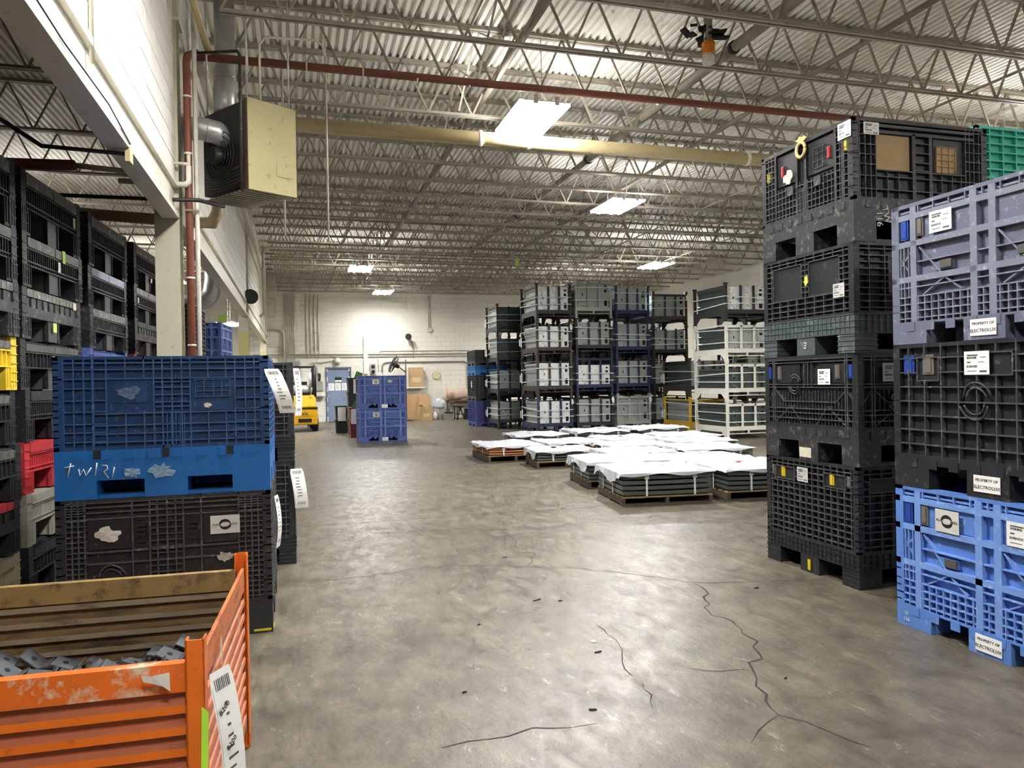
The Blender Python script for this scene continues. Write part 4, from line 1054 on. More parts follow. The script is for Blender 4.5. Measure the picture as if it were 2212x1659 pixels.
fo = fill.build('bracket_heap', BRK, None, (-0.26, 2.21, 0), -0.045); tag(fo, 'dark heap of oily steel brackets filling the orange bin', 'bracket heap', None, 'stuff')
pt = paper_tag('large white tag with printed numbers taped to the orange bin corner', (-0.232, 2.235, 0.705), 0.10, 0.42, (0.85, -0.52), 0.12, 0.02)
text('B200', 0.022, INK(), pt, (0.022, -0.022, -0.105), 'front', name='lettering', tilt=0.15).rotation_euler = (math.pi / 2, -0.5, 1.02)
text('2200', 0.022, INK(), pt, (0.04, -0.03, -0.20), 'front', name='lettering').rotation_euler = (math.pi / 2, -0.5, 1.02)
tag(MB().prism([(-0.012, -0.12), (0.006, -0.13), (0.012, 0.10), (-0.006, 0.12)], -0.001, 0.001, 'y').build('paper_strip', mat('lime_paper', 'a8dc3c', 0.6), None, (-0.262, 2.198, 0.50), 0.3), 'lime green strip peeking from behind the white tag on the orange bin', 'strip')
# ------------------------------------------------------------------ steel stacking racks with stamped panels
ZINC = mat('zinc_sheet_lit', 'e9ebea', 0.4, metal=0.2, var=0.10, scale=4)  # lit copy of the sheet, bright front light put into the colour
ZINC2 = mat('zinc_sheet_shaded', 'a7adab', 0.42, metal=0.35, var=0.15, scale=4)  # shaded copy of the sheet, shade put into the colour
ZDK = mat('zinc_sheet_deep_shade', '4d5553', 0.4, metal=0.5, var=0.2, scale=4)  # darkest copy of the sheet, deeper shade put into the colour
STRAPM = mat('pale_strap', 'cfe0d6', 0.45, var=0.06)
RK = {'black': mat('rack_black', '26282a', 0.45, var=0.2, scuff='55524c', scuff_amt=0.2), 'brown': mat('rack_brown_black', '3a332e', 0.5, var=0.25, scuff='66584a', scuff_amt=0.3),
      'navy': mat('rack_navy', '232f4e', 0.45, var=0.2, scuff='56607c', scuff_amt=0.2), 'grey': mat('rack_grey', 'a9aaa2', 0.5, var=0.12, scuff='7d7a72', scuff_amt=0.15),
      'yellow': mat('rack_yellow', 'd8ab2c', 0.45, var=0.12, scuff='d5cfae', scuff_amt=0.25, scuff_scale=6), 'white': mat('rack_white', 'd9d8ce', 0.5, var=0.08, scuff='a5a294', scuff_amt=0.12)}
RC = {}
def rack(label, x, y, z, w, d, h, col, top=False, tall=False, leg=0.20, rz=0.0, group='stacking racks in the far rows'):
    t = thing('stacking_rack', label, 'rack', (x, y, z), rz, group)
    mt = RK[col]; p = 0.06
    def cached(key, fn):
        k = (key, w, d, h, leg, col, top, tall)
        if k not in RC: RC[k] = fn()
        return RC[k]
    def post():
        m = MB().box(-p / 2, p / 2, -p / 2, p / 2, 0.0, h - 0.05)
        m.prism([(-p / 2, h - 0.05), (p / 2, h - 0.05), (p * 0.85, h - 0.002), (-p * 0.85, h - 0.002)], -p * 0.7, p * 0.7, 'y')
        m.box(-p * 0.7, p * 0.7, -p * 0.7, p * 0.7, 0.0, 0.02)
        return m.mesh('post', mt)
    me = cached('post', post)
    for px, py in ((p / 2, p / 2), (w - p / 2, p / 2), (p / 2, d - p / 2), (w - p / 2, d - p / 2)): put('post', me, t, (px, py, 0))
    put('front_rail', cached('fr', lambda: MB().box(p, w - p, 0.005, 0.05, leg, leg + 0.10).mesh('front_rail', mt)), t)
    put('front_rail', cached('fr2', lambda: MB().box(p, w - p, 0.01, 0.03, leg - 0.085, leg - 0.065).box(w / 2 - 0.02, w / 2 + 0.02, 0.01, 0.03, leg - 0.065, leg).mesh('lower_bar', mt)), t).name = 'lower_bar'
    put('back_rail', cached('br', lambda: MB().box(p, w - p, d - 0.05, d - 0.005, leg, leg + 0.10).mesh('back_rail', mt)), t)
    def side():
        a, b = p, d - p; m = MB()
        m.prism([(a, leg + 0.10), (a, 0.02), (a + 0.04, 0.02), (a + 0.22, leg - 0.04), (b - 0.22, leg - 0.04), (b - 0.04, 0.02), (b, 0.02), (b, leg + 0.10)], 0.015, 0.035, 'x')
        return m.mesh('side_plate', mt)
    for sx in (0, w - 0.05): put('side_plate', cached('side', side), t, (sx, 0, 0))
    put('deck', cached('deck', lambda: MB().box(p, w - p, 0.05, d - 0.05, leg + 0.04, leg + 0.06).mesh('deck', mt)), t)
    zt = h - 0.08 if (top or tall) else leg + 0.10 + (h - leg) * 0.78
    for bx in (w * 0.36, w * 0.66): put('upright_bar', cached('ub', lambda: MB().box(-0.028, 0.028, 0.0, 0.022, leg + 0.10, zt).mesh('upright_bar', mt)), t, (bx, 0, 0))
    if top or tall: put('top_rail', cached('tr', lambda: MB().box(p, w - p, 0.0, 0.045, h - 0.14, h - 0.08).mesh('top_rail', mt)), t)
    for sx in (0.02, w - 0.04): put('side_rail', cached('sr', lambda: MB().box(0, 0.02, p, d - p, h * 0.93 - 0.03, h * 0.93).mesh('side_rail', mt)), t, (sx, 0, 0))
    return t
def bundle(label, x, y, z, w, d, h, mt, sidem, leg=0.20, fill=0.92, kind=0, rz=0.0, tags=0, seed=0, group='panel bundles in the racks'):
    t = thing('panel_bundle', label, 'panel bundle', (x, y, z), rz, group)
    z0 = leg + 0.075; z1 = leg + 0.10 + (h - leg - 0.16) * fill
    x0, x1 = 0.075, w - 0.075; y0, y1 = 0.062, d - 0.08
    H = z1 - z0; Wd = x1 - x0
    k = ('bun', w, d, h, mt.name, sidem.name, leg, fill, kind)
    if k not in RC:
        body = MB()
        # nested flanged panels: ridged side profile running front to back
        prof = [(0, 0.0), (0.0, 0.04), (0.02, 0.07), (0.02, 0.24), (0.0, 0.28), (0.0, 0.33), (0.028, 0.37), (0.028, 0.55), (0.005, 0.60), (0.005, 0.64), (0.03, 0.68), (0.03, 0.84), (0.01, 0.88), (0.0, 0.93), (0.012, 1.0)]
        poly = [(x0 + a, z0 + v * H) for a, v in prof] + [(x1 - a, z0 + v * H) for a, v in reversed(prof)]
        body.prism(poly, y0 + 0.012, y1, 'y')
        f = MB(); y = y0 + 0.012
        def R(u0, u1, v0, v1, o=0.006, m=0): f.box(x0 + u0 * Wd, x0 + u1 * Wd, y - o, y, z0 + v0 * H, z0 + v1 * H, m)
        R(0, 1, 0, 1, 0.004)
        R(0.02, 0.26, 0.03, 0.97, 0.011); R(0.36, 0.60, 0.03, 0.97, 0.011); R(0.72, 0.97, 0.03, 0.97, 0.011)
        for u, v in ((0.08, 0.88), (0.17, 0.55), (0.10, 0.33), (0.20, 0.08), (0.56, 0.75), (0.55, 0.22), (0.40, 0.86)): f.lathe([(0.012, 0), (0.012, -0.0145)], 8, (x0 + u * Wd, y, z0 + v * H), 'y', 1)
        R(0.86, 0.95, 0.10, 0.34, 0.0135, 1); R(0.86, 0.94, 0.62, 0.73, 0.0135, 1); R(0.87, 0.94, 0.82, 0.90, 0.0135, 1)
        R(0.16, 0.19, 0.48, 0.58, 0.0135, 1)
        def L(pts, m=2):
            for a, b in zip(pts, pts[1:]): f.bar((x0 + a[0] * Wd, y - 0.011, z0 + a[1] * H), (x0 + b[0] * Wd, y - 0.011, z0 + b[1] * H), 0.010, 0.008, up=(0, 1, 0), m=m)
        L([(0.12, 0.24), (0.25, 0.08)]); L([(0.74, 0.85), (0.75, 0.62), (0.80, 0.55), (0.80, 0.42), (0.75, 0.34), (0.75, 0.10), (0.80, 0.05), (0.92, 0.05)])
        L([(0.44, 0.30), (0.40, 0.22)]); L([(0.14, 0.75), (0.14, 0.6)])
        if kind == 1: L([(0.1, 0.8), (0.1, 0.35), (0.2, 0.2)], 0); L([(0.5, 0.75), (0.5, 0.4)], 0)
        RC[k] = (body.mesh('nested_panels', sidem), f.mesh('front_panel', [mt, HOLE, ZINC2]))
    put('nested_panels', RC[k][0], t); put('front_panel', RC[k][1], t)
    rnd = random.Random(seed + 11)
    def strap(zf, tilt):
        s = MB(); za = z0 + zf * H; q = -0.012
        pts = [(q, q, za), (w - q, q, za + tilt), (w - q, d - q, za + tilt), (q, d - q, za + rnd.uniform(-0.08, 0.08)), (q, q, za)]
        for a, b in zip(pts, pts[1:]): s.bar(a, b, 0.005, 0.022, up=(0, 0, 1))
        s.build('strap', STRAPM, t)
    for zf in ((0.35, 0.78) if seed % 3 else (0.28, 0.6)): strap(zf + rnd.uniform(-0.06, 0.06), rnd.uniform(-0.05, 0.03))
    if tags:
        MB().box(-0.014, -0.012, d - 0.12, d - 0.02, 0.35 * h, 0.62 * h).box(-0.034, -0.030, d - 0.02, d + 0.06, 0.38 * h, 0.58 * h).build('paper_tag', WHITEP(), t)
    if seed % 2:   # clipped scraps of wrap on the posts
        cr = random.Random(seed); bl = MB(); cx, cz = (w - 0.03, h * 0.84)
        vs = []; n = 9
        for i in range(n):
            a = 2 * math.pi * i / n; vs.append((cx + math.cos(a) * 0.05 * cr.uniform(0.5, 1.2), -0.03 - cr.uniform(0, 0.02), cz + math.sin(a) * 0.10 * cr.uniform(0.5, 1.2)))
        vs.append((cx, -0.05, cz)); bl.add(vs, [(i, (i + 1) % n, n) for i in range(n)]); bl.build('wrap_scrap', WHITEP(), t)
    return t
RAISE = ORD
def column(name, x, y, w, d, levels, rz=0.0):
    z = 0.0
    for i, (col, h, top, sheet, sidem, kind, fill, tg) in enumerate(levels):
        where = 'on the floor of' if i == 0 else ['', 'second up in', 'third up in', 'on top of' if len(levels) == 4 else 'fourth up in', 'on top of'][i]
        rack('%s steel stacking rack %s the %s' % ({'black': 'black', 'brown': 'rusty black', 'navy': 'navy blue', 'grey': 'light grey', 'yellow': 'yellow', 'white': 'white'}[col], where, name), x, y, z, w, d, h, col, top, rz=rz)
        bundle('bundled stamped steel panels in the rack %s the %s' % (where, name), x, y, z, w, d, h, sheet, sidem, kind=kind, fill=fill, seed=i + int(x * 7), tags=tg, rz=rz)
        z += h
Z, Z2, ZD = ZINC, ZINC2, ZDK
column('dark rack column', 6.02, 22.3, 1.12, 1.4, [('black', 0.97, 0, Z2, Z2, 1, 0.9, 1), ('black', 0.99, 0, Z2, Z2, 1, 0.9, 1), ('black', 0.96, 0, ZD, Z2, 1, 0.95, 1), ('black', 1.0, 0, ZD, Z2, 1, 0.95, 1)])
column('first full rack column', 6.43, 19.6, 1.05, 1.5, [('navy', 1.05, 0, Z, Z2, 0, 0.88, 1), ('brown', 1.08, 0, Z, Z2, 0, 0.88, 1), ('brown', 1.04, 0, Z, Z2, 0, 0.86, 1), ('black', 1.05, 0, Z, Z2, 0, 0.95, 0)])
column('second full rack column', 7.58, 19.55, 1.12, 1.5, [('black', 1.07, 0, Z2, Z2, 0, 0.9, 0), ('navy', 1.12, 1, Z, Z2, 0, 0.72, 0), ('black', 1.06, 0, Z2, Z2, 0, 0.92, 0), ('grey', 1.12, 1, Z2, Z2, 0, 0.95, 0)])
column('third full rack column', 8.83, 19.6, 1.07, 1.5, [('grey', 1.08, 1, Z2, Z2, 0, 0.9, 0), ('navy', 1.06, 0, Z2, Z2, 0, 0.92, 1), ('navy', 1.05, 0, Z2, Z2, 0, 0.95, 0), ('navy', 1.0, 0, Z2, Z2, 0, 0.95, 0)])
column('fourth full rack column', 10.03, 19.65, 1.14, 1.5, [('black', 1.05, 0, Z2, Z2, 0, 0.9, 0), ('black', 1.0, 0, Z2, Z2, 0, 0.9, 0), ('black', 0.98, 0, Z2, Z2, 0, 0.92, 0), ('brown', 1.02, 1, Z2, Z2, 1, 0.95, 0)])
column('yellow-footed rack column', 10.2, 17.9, 1.18, 1.5, [('yellow', 0.98, 1, ZD, Z2, 0, 0.92, 1), ('brown', 1.06, 0, Z2, ZD, 0, 0.98, 1)])
column('white-framed rack column', 9.95, 15.7, 1.2, 1.5, [('white', 0.93, 1, ZD, ZD, 0, 0.9, 0), ('white', 0.96, 1, ZD, ZD, 0, 0.8, 0), ('white', 0.95, 1, Z2, ZD, 0, 0.92, 1), ('black', 0.95, 0, Z, ZD, 0, 0.95, 0)])

B4 = lambda h: ('black', h, 0, Z2, ZD, 0, 0.95, 0)
column('column behind the first', 6.82, 21.2, 0.72, 1.05, [B4(0.82)] * 5)
column('column behind dark racks', 6.82, 23.8, 1.1, 1.2, [B4(0.75)] * 5)
column('column behind the second', 7.62, 21.2, 1.12, 1.4, [B4(0.82)] * 5)
column('column behind the third', 8.85, 21.2, 1.07, 1.4, [B4(0.82)] * 5)
column('column behind the fourth', 10.05, 21.3, 1.12, 1.4, [B4(0.80)] * 5)
column('column beside white frames', 11.5, 17.2, 1.15, 1.4, [B4(0.72)] * 5)

# ------------------------------------------------------------------ tote stack beside the dark rack column
tx, ty = 5.70, 23.95
for i, (z, h, c, bc, lb) in enumerate(((0, 0.86, mat('violet_blue_plastic', '454a85', 0.45, var=0.15), MATS['violet_blue_plastic'], 'violet blue bulk container at the foot of the tote stack by the racks'), (0.86, 0.86, BLK(), BLK(), 'black bulk container with a white card in the tote stack by the racks'), (1.72, 0.32, mat('mid_blue_plastic', '2f72b4', 0.45, var=0.12), MATS['mid_blue_plastic'], 'folded mid-blue container in the tote stack by the racks'), (2.04, 0.52, BLK(), BLK(), 'black crate on top of the tote stack by the racks'))):
    c = container('bulk_container', lb, 'tote stack by the racks', (tx + 0.53, ty + 0.6, z), 0.0, 1.06, 1.2, h, 0.14, c, bc, ('grid', 8, 7, 0.012), ('grid', 7, 8, 0.012))
    if i == 1: bar_label(c, 'left', 1.06, 1.2, 0.65, 0.55, 0.10, 0.22, tiny=True)

# ------------------------------------------------------------------ pallets of sheet metal under white plastic
WOOD = mat('pallet_wood', '8a7658', 0.75, var=0.25, scale=5, bump=0.1, stretch=(1, 6, 6)); WOODD = mat('pallet_wood_dark', '4e4336', 0.8, var=0.3, scale=5, stretch=(1, 6, 6))
SHEET = mat('coated_sheet', '5d625d', 0.35, metal=0.35, var=0.12, scale=2); SHEETB = mat('brown_wrap', 'a5683c', 0.7, var=0.12)
def plastic():
    m = mat('white_plastic_film', 'b4b9be', 0.38, var=0.08, scale=3, bump=0.9, bscale=7)
    return m
PLAS = plastic(); REDM = mat('red_mark', 'e0604c', 0.6)
PC = {}
def pallet(label, x, y, rz, W, D, ph=0.11):
    t = thing('wooden_pallet', label, 'pallet', (x, y, 0), rz, 'wooden pallets of sheet metal')
    k = ('pal', W, D, ph)
    if k not in PC:
        PC[k] = (MB().box(0, W, -0.045, 0.045, ph - 0.018, ph).mesh('deck_board', WOOD), MB().box(0, 0.04, 0, D, 0.016, ph - 0.018).mesh('stringer', WOODD), MB().box(0, W, -0.045, 0.045, 0, 0.016).mesh('bottom_board', WOODD))
    a, b, c = PC[k]
    for i in range(7): put('deck_board', a, t, (0, 0.045 + i * (D - 0.09) / 6, 0))
    for sx in (0, W / 2 - 0.02, W - 0.04): put('stringer', b, t, (sx, 0, 0))
    for sy in (0.05, D / 2, D - 0.05): put('bottom_board', c, t, (0, sy, 0))
    return t
def sheets(label, x, y, rz, W, D, z0, H, mt, layers):
    t = thing('sheet_stack', label, 'sheet metal', (x, y, 0), rz, 'stacks of coated sheet metal')
    k = ('sh', W, D, H, layers, mt.name)
    if k not in PC:
        lh = H / layers; m = MB(); n = 8; vs = []
        for i in range(n + 1):
            u = i / n; sag = -0.012 * math.sin(math.pi * u)
            for yy in (0, D):
                vs += [(0.01 + u * (W - 0.02), yy, sag * 0.4 + 0.004), (0.01 + u * (W - 0.02), yy, sag + lh * 0.80)]
        fs = []
        for i in range(n):
            b = 4 * i
            fs += [(b, b + 4, b + 5, b + 1), (b + 2, b + 3, b + 7, b + 6), (b + 1, b + 5, b + 7, b + 3), (b, b + 2, b + 6, b + 4)]
        fs += [(0, 1, 3, 2), (4 * n, 4 * n + 2, 4 * n + 3, 4 * n + 1)]
        m.add(vs, fs); PC[k] = m.mesh('sheet_layer', mt)
    for i in range(layers): put('sheet_layer', PC[k], t, (0, 0.0, z0 + 0.014 + i * H / layers))
    for u in (0.27, 0.8):
        s = MB().box(u * W - 0.012, u * W + 0.012, -0.008, -0.003, z0, z0 + H + 0.01); s.build('strap', STRAPM, t)
        MB().box(u * W - 0.028, u * W + 0.028, -0.012, -0.008, z0 + H - 0.05, z0 + H).build('edge_guard', mat('edge_guard_card', 'b9b8ae', 0.7), t)
    for v in (0.35, 0.75):
        MB().box(-0.006, -0.002, v * D - 0.012, v * D + 0.012, z0, z0 + H + 0.01).build('strap', STRAPM, t)
    return t
def cover(label, x, y, rz, W, D, z, seed, drape=0.05, flap=0.10):
    rnd = random.Random(seed); n = 24; m = MB(); vs = []
    ax = lambda L_: [-0.034, -0.026, 0.012] + [0.012 + (L_ - 0.024) * k / (n - 4) for k in range(1, n - 4)] + [L_ - 0.012, L_ + 0.026, L_ + 0.034]
    AX, AY = ax(W), ax(D)
    ph = [rnd.uniform(0, 6.28) for _ in range(8)]
    for j in range(n + 1):
        for i in range(n + 1):
            u, v = i / n, j / n
            x_ = AX[i]; y_ = AY[j]; u, v = x_ / W, y_ / D
            cr = 0.012 * math.sin(9 * u + 5 * v + ph[0]) + 0.008 * math.sin(17 * v - 6 * u + ph[1]) + 0.006 * math.sin(31 * u + 23 * v + ph[2]) + rnd.uniform(-0.004, 0.004)
            zz = 0.014 + cr + 0.012 * math.sin(math.pi * u) * math.sin(math.pi * v)
            zz = max(zz, 0.004); ed = i in (0, n) or j in (0, n)
            if ed:
                dd = drape * (0.7 + 0.5 * math.sin(11 * (u + v) + ph[3]))
                zz = 0.006
                if i == 0: dd = flap * (0.75 + 0.4 * math.sin(8 * v + ph[4]) + rnd.uniform(-0.1, 0.1)); x_ -= 0.02 * rnd.random()
                zz -= dd
            elif i in (1, n - 1) or j in (1, n - 1): zz = 0.008
            vs.append((x_, y_, zz))
    m.add(vs, [(j * (n + 1) + i, j * (n + 1) + i + 1, (j + 1) * (n + 1) + i + 1, (j + 1) * (n + 1) + i) for j in range(n) for i in range(n)], 0, False)
    t = thing('plastic_cover', label, 'plastic cover', (x, y, z), rz, 'white plastic covers on the pallets')
    m.build('film', PLAS, t)
    q = MB(); cx, cy = W * rnd.uniform(0.35, 0.6), D * rnd.uniform(0.35, 0.6)
    q.add([(cx + math.cos(a) * 0.05, cy + math.sin(a) * 0.06, 0.045) for a in [k * 0.7 for k in range(9)]], [tuple(range(9))]); q.build('red_mark', REDM, t)
    return t
PL = [  # front left corner, turn, width, depth, pallet height, stack height, layers, wrap, phrase
    (3.66, 8.03, -0.13, 1.13, 1.06, 0.105, 0.25, 4, SHEET, 'nearest load, with curved grey sheets'),
    (4.97, 7.86, -0.10, 1.15, 1.06, 0.12, 0.23, 4, SHEET, 'load to the right of the nearest one'),
    (3.80, 9.42, -0.12, 1.13, 1.06, 0.12, 0.22, 4, SHEET, 'load right behind the nearest one'),
    (5.08, 9.2, -0.10, 1.15, 1.1, 0.12, 0.20, 4, SHEET, 'second load of the second row'),
    (4.72, 10.75, -0.08, 1.1, 1.0, 0.12, 0.18, 3, SHEET, 'first load of the third row'),
    (6.0, 10.6, -0.06, 1.15, 1.1, 0.12, 0.20, 3, SHEET, 'second load of the third row'),
    (3.90, 11.98, -0.10, 1.05, 0.95, 0.12, 0.14, 3, SHEET, 'low load at the outer edge of the fourth row'),
    (5.3, 12.05, -0.04, 1.12, 0.95, 0.12, 0.17, 3, SHEET, 'second load of the fourth row'),
    (6.6, 11.95, -0.04, 1.12, 1.0, 0.12, 0.20, 3, SHEET, 'third load of the fourth row'),
    (3.36, 13.17, 0.0, 1.05, 1.32, 0.13, 0.14, 3, SHEETB, 'cardboard-edged load at the outer end of the fifth row'),
    (4.55, 13.2, 0.0, 1.1, 1.1, 0.13, 0.15, 3, SHEETB, 'second load of the fifth row, cardboard edged'),
    (5.8, 13.2, 0.0, 1.1, 1.1, 0.13, 0.17, 3, SHEETB, 'third load of the fifth row, cardboard edged'),
    (7.05, 13.15, 0.0, 1.15, 1.1, 0.13, 0.19, 3, SHEETB, 'fourth load of the fifth row, cardboard edged'),
    (4.55, 15.3, 0.0, 1.15, 1.1, 0.12, 0.17, 3, SHEET, 'first load of the rearmost row'),
    (5.95, 15.3, 0.0, 1.2, 1.1, 0.12, 0.20, 3, SHEET, 'second load of the rearmost row'),
    (7.4, 15.3, 0.0, 1.25, 1.1, 0.12, 0.22, 3, SHEET, 'third load of the rearmost row')]
for i, (x, y, rz, W, D, ph, H, ly, mt, lb) in enumerate(PL):
    pallet('wooden pallet under the ' + lb, x, y, rz, W, D, ph)
    sheets('strapped sheets of the ' + lb, x, y, rz, W, D, ph + 0.001, H, mt, ly)
    cover('white plastic film over the ' + lb, x, y, rz, W, D, ph + H + 0.02, i + 2, 0.035, 0.12 if i % 2 == 0 else 0.05)
# ------------------------------------------------------------------ pipes, ducts and the unit heater under the roof
REDPIPE = mat('red_oxide_pipe', '7d4636', 0.5, var=0.2, scale=3, scuff='5d342a', scuff_amt=0.2)
WPIPE = mat('white_pipe', 'd6d1c4', 0.4, var=0.1, scuff='a49c88', scuff_amt=0.15)
CREAM = mat('cream_pipe', 'bfae84', 0.4, var=0.18, scale=2, scuff='8f8062', scuff_amt=0.2)
CLIP = mat('clip_white', 'e4e0d2', 0.5)
def pipe(name, label, pts, r, mt, cat='pipe', n=12, rings=(), ring_mt=None, ring_r=1.18, ring_w=0.02, group=None):
    t = thing(name, label, cat, (0, 0, 0), 0, group)
    MB().tube(pts, r, n).build('pipe_run', mt, t)
    for p, d in rings:
        p = Vector(p); d = Vector(d).normalized()
        MB().tube([p - d * ring_w / 2, p + d * ring_w / 2], r * ring_r, n).build('clip', ring_mt or CLIP, t)
    return t
X1 = (1, 0, 0)
pipe('sprinkler_main', 'long red pipe with white clips crossing under the roof joists', [(-1.0, 8.58, 5.05), (14.7, 8.5, 5.05)], 0.045, REDPIPE, rings=[((-0.45 + i * 0.62, 8.575, 5.05), X1) for i in range(18)], ring_mt=CLIP, ring_r=1.12, ring_w=0.018)
pipe('cream_pipe', 'thick cream pipe running from the heater across the hall', [(-0.9, 9.77, 4.80), (14.7, 9.77, 4.80)], 0.092, CREAM, n=16, rings=[((2.45, 9.77, 4.8), X1), ((3.15, 9.77, 4.8), X1), ((6.6, 9.77, 4.8), X1)], ring_mt=CLIP, ring_r=1.14, ring_w=0.05)
pipe('red_riser', 'red pipe running up the wide column', [(-0.965, 7.74, 0.0), (-0.965, 7.74, 4.62), (-0.965, 7.80, 4.72), (-0.96, 8.48, 5.05)], 0.034, REDPIPE, rings=[((-0.965, 7.74, z), (0, 0, 1)) for z in (1.9, 2.55, 3.2, 3.75, 4.3)])
pipe('white_riser', 'white pipe running up beside the red riser', [(-0.90, 7.78, 0.0), (-0.90, 7.78, 5.4)], 0.022, WPIPE)
pipe('white_drain', 'pale pipe strapped to the front of the wide column', [(-1.20, 7.66, 3.5), (-1.20, 7.66, 4.9)], 0.036, WPIPE)
pipe('small_conduit', 'small white pipe bending around the column below the heater', [(-1.16, 7.62, 3.62), (-1.0, 7.62, 3.62), (-0.95, 7.64, 3.62), (-0.95, 7.64, 3.72)], 0.016, WPIPE)
pipe('valve_pipe', 'white valve pipe with an elbow on the column', [(-1.55, 7.6, 3.42), (-0.98, 7.62, 3.42), (-0.95, 7.62, 3.45), (-0.95, 7.62, 3.60)], 0.026, WPIPE)
pipe('bay_sprinkler_pipe', 'red pipe end above the crate wall in the side bay', [(-2.75, 7.9, 3.60), (-1.95, 7.75, 3.58)], 0.05, REDPIPE)
pipe('bay_cross_pipe', 'thin pipe joining the red pipe to the column', [(-1.95, 7.75, 3.58), (-1.25, 7.62, 3.5)], 0.026, WPIPE)
pipe('dark_gas_pipe', 'dark thin pipe from the side bay to the heater', [(-2.6, 7.9, 3.33), (-1.25, 7.58, 3.26), (-0.86, 7.58, 3.27), (-0.66, 7.85, 3.28)], 0.018, DARKST())
pipe('bay_duct_pipe', 'brown round pipe in the side bay behind the column', [(-3.6, 9.3, 3.52), (-1.1, 9.05, 3.36), (-0.88, 8.95, 3.34), (-0.82, 8.9, 3.45), (-0.80, 8.85, 3.62)], 0.062, mat('tan_pipe', 'a99877', 0.45, var=0.15), n=14)
pipe('vent_pipe', 'slanting cream vent pipe at the top of the column', [(-1.0, 6.3, 5.5), (-0.80, 7.8, 4.90), (-0.78, 7.95, 4.84)], 0.036, CREAM)
# silver flue and elbows
def duct(name, label, pts, r, rings):
    t = thing(name, label, 'duct', (0, 0, 0), 0)
    MB().tube(pts, r, 18).build('duct_run', GALV(), t)
    for i in rings:
        a = Vector(pts[i]); d = (Vector(pts[i + 1]) - a).normalized()
        MB().tube([a + d * 0.06, a + d * 0.075], r * 1.04, 18).build('seam', GALV(), t)
    return t
duct('flue_duct', 'silver flue duct bending from the wall into the heater', [(-1.06, 8.1, 4.10), (-0.90, 8.1, 4.12), (-0.74, 8.13, 4.10), (-0.62, 8.16, 4.02)], 0.115, (0, 1))
duct('flue_stack', 'silver flue stack rising to the roof above the heater', [(-0.70, 8.5, 4.4), (-0.70, 8.6, 4.72), (-0.70, 8.78, 4.85), (-0.70, 8.80, 5.0), (-0.70, 8.80, 5.85)], 0.11, (2,))
# unit heater: a box turned on its corner
HN, HL, HF, HR_ = Vector((-0.42, 7.78)), Vector((-0.90, 8.45)), Vector((-0.47, 8.72)), Vector((0.02, 8.05))
HZ0, HZ1 = 3.45, 4.35
ht = thing('unit_heater', 'beige unit heater with louvres hanging from the roof', 'heater', (0, 0, 0), 0)
BEIGE = mat('heater_beige', 'b5ab80', 0.4, var=0.1, scale=3, scuff='7d7450', scuff_amt=0.1); HDARK = mat('heater_dark', '24211e', 0.5, metal=0.2, var=0.3)
hb = MB(); hb.prism([tuple(HN), tuple(HR_), tuple(HF), tuple(HL)], HZ0 + 0.06, HZ1, 'z'); hb.build('cabinet', [HDARK], ht)
ud = (HR_ - HN).normalized(); nd = Vector((ud.y, -ud.x)); wl = (HR_ - HN).length
def hp(a, b, z): return (HN.x + ud.x * a + nd.x * b, HN.y + ud.y * a + nd.y * b, z)
pn = MB(); 
def slab(m, a0, a1, b0, b1, z0, z1, mi=0):
    vs = [hp(a0, b0, z0), hp(a1, b0, z0), hp(a1, b1, z0), hp(a0, b1, z0), hp(a0, b0, z1), hp(a1, b0, z1), hp(a1, b1, z1), hp(a0, b1, z1)]
    m.add(vs, [(0, 1, 2, 3), (4, 5, 6, 7), (0, 1, 5, 4), (1, 2, 6, 5), (2, 3, 7, 6), (3, 0, 4, 7)], mi)
slab(pn, -0.01, wl + 0.01, 0.0, 0.02, HZ0, HZ1 + 0.01); pn.build('side_cover', BEIGE, ht)
ap = MB(); slab(ap, 0.58 * wl, 0.92 * wl, 0.02, 0.026, HZ0 + 0.18, HZ0 + 0.33); ap.build('access_plate', BEIGE, ht)
ef = MB(); slab(ef, -0.02, 0.0, -0.05, 0.015, HZ0, HZ1); ef.build('corner_trim', mat('heater_trim', '4a3428', 0.5), ht)
fl = (HL - HN).length; fd = (HL - HN).normalized()
for i in range(11):      # louvre blades below
    a = 0.03 + i * (fl - 0.06) / 10
    p = HN + fd * a; q = HR_ + fd * a
    MB().bar((p.x, p.y, HZ0 + 0.015), (q.x, q.y, HZ0 + 0.015), 0.045, 0.012).build('louvre', mat('louvre_metal', '8a8068', 0.4, metal=0.3), ht)
fm = MB(); mid = (HN + HL) / 2; on = Vector((-fd.y, fd.x)); on = on if on.x < 0 else -on
c = mid + on * 0.1; c = Vector((c.x, c.y))
mo = MB().tube([(mid.x, mid.y, 3.84), (mid.x + on.x * 0.16, mid.y + on.y * 0.16, 3.84)], 0.085, 14); mo.build('fan_motor', HDARK, ht)
for k in range(4):
    pts = [(mid.x + on.x * 0.06 + fd.x * math.cos(a) * (0.10 + 0.05 * k), mid.y + on.y * 0.06 + fd.y * math.cos(a) * (0.10 + 0.05 * k), 3.84 + math.sin(a) * (0.10 + 0.05 * k)) for a in [j * math.pi / 10 for j in range(21)]]
    MB().tube(pts, 0.006, 5).build('guard_ring', HDARK, ht)
for k in range(7):
    z = HZ0 + 0.10 + k * 0.025
    p = HN + fd * 0.1 + on * (0.02 + 0.01 * (k % 3)); q = HL - fd * 0.08 + on * (0.02 + 0.012 * (k % 2))
    MB().tube([(p.x, p.y, z), ((p.x + q.x) / 2 + on.x * 0.03, (p.y + q.y) / 2 + on.y * 0.03, z - 0.03), (q.x, q.y, z + 0.02)], 0.007, 5).build('wiring', HDARK, ht)
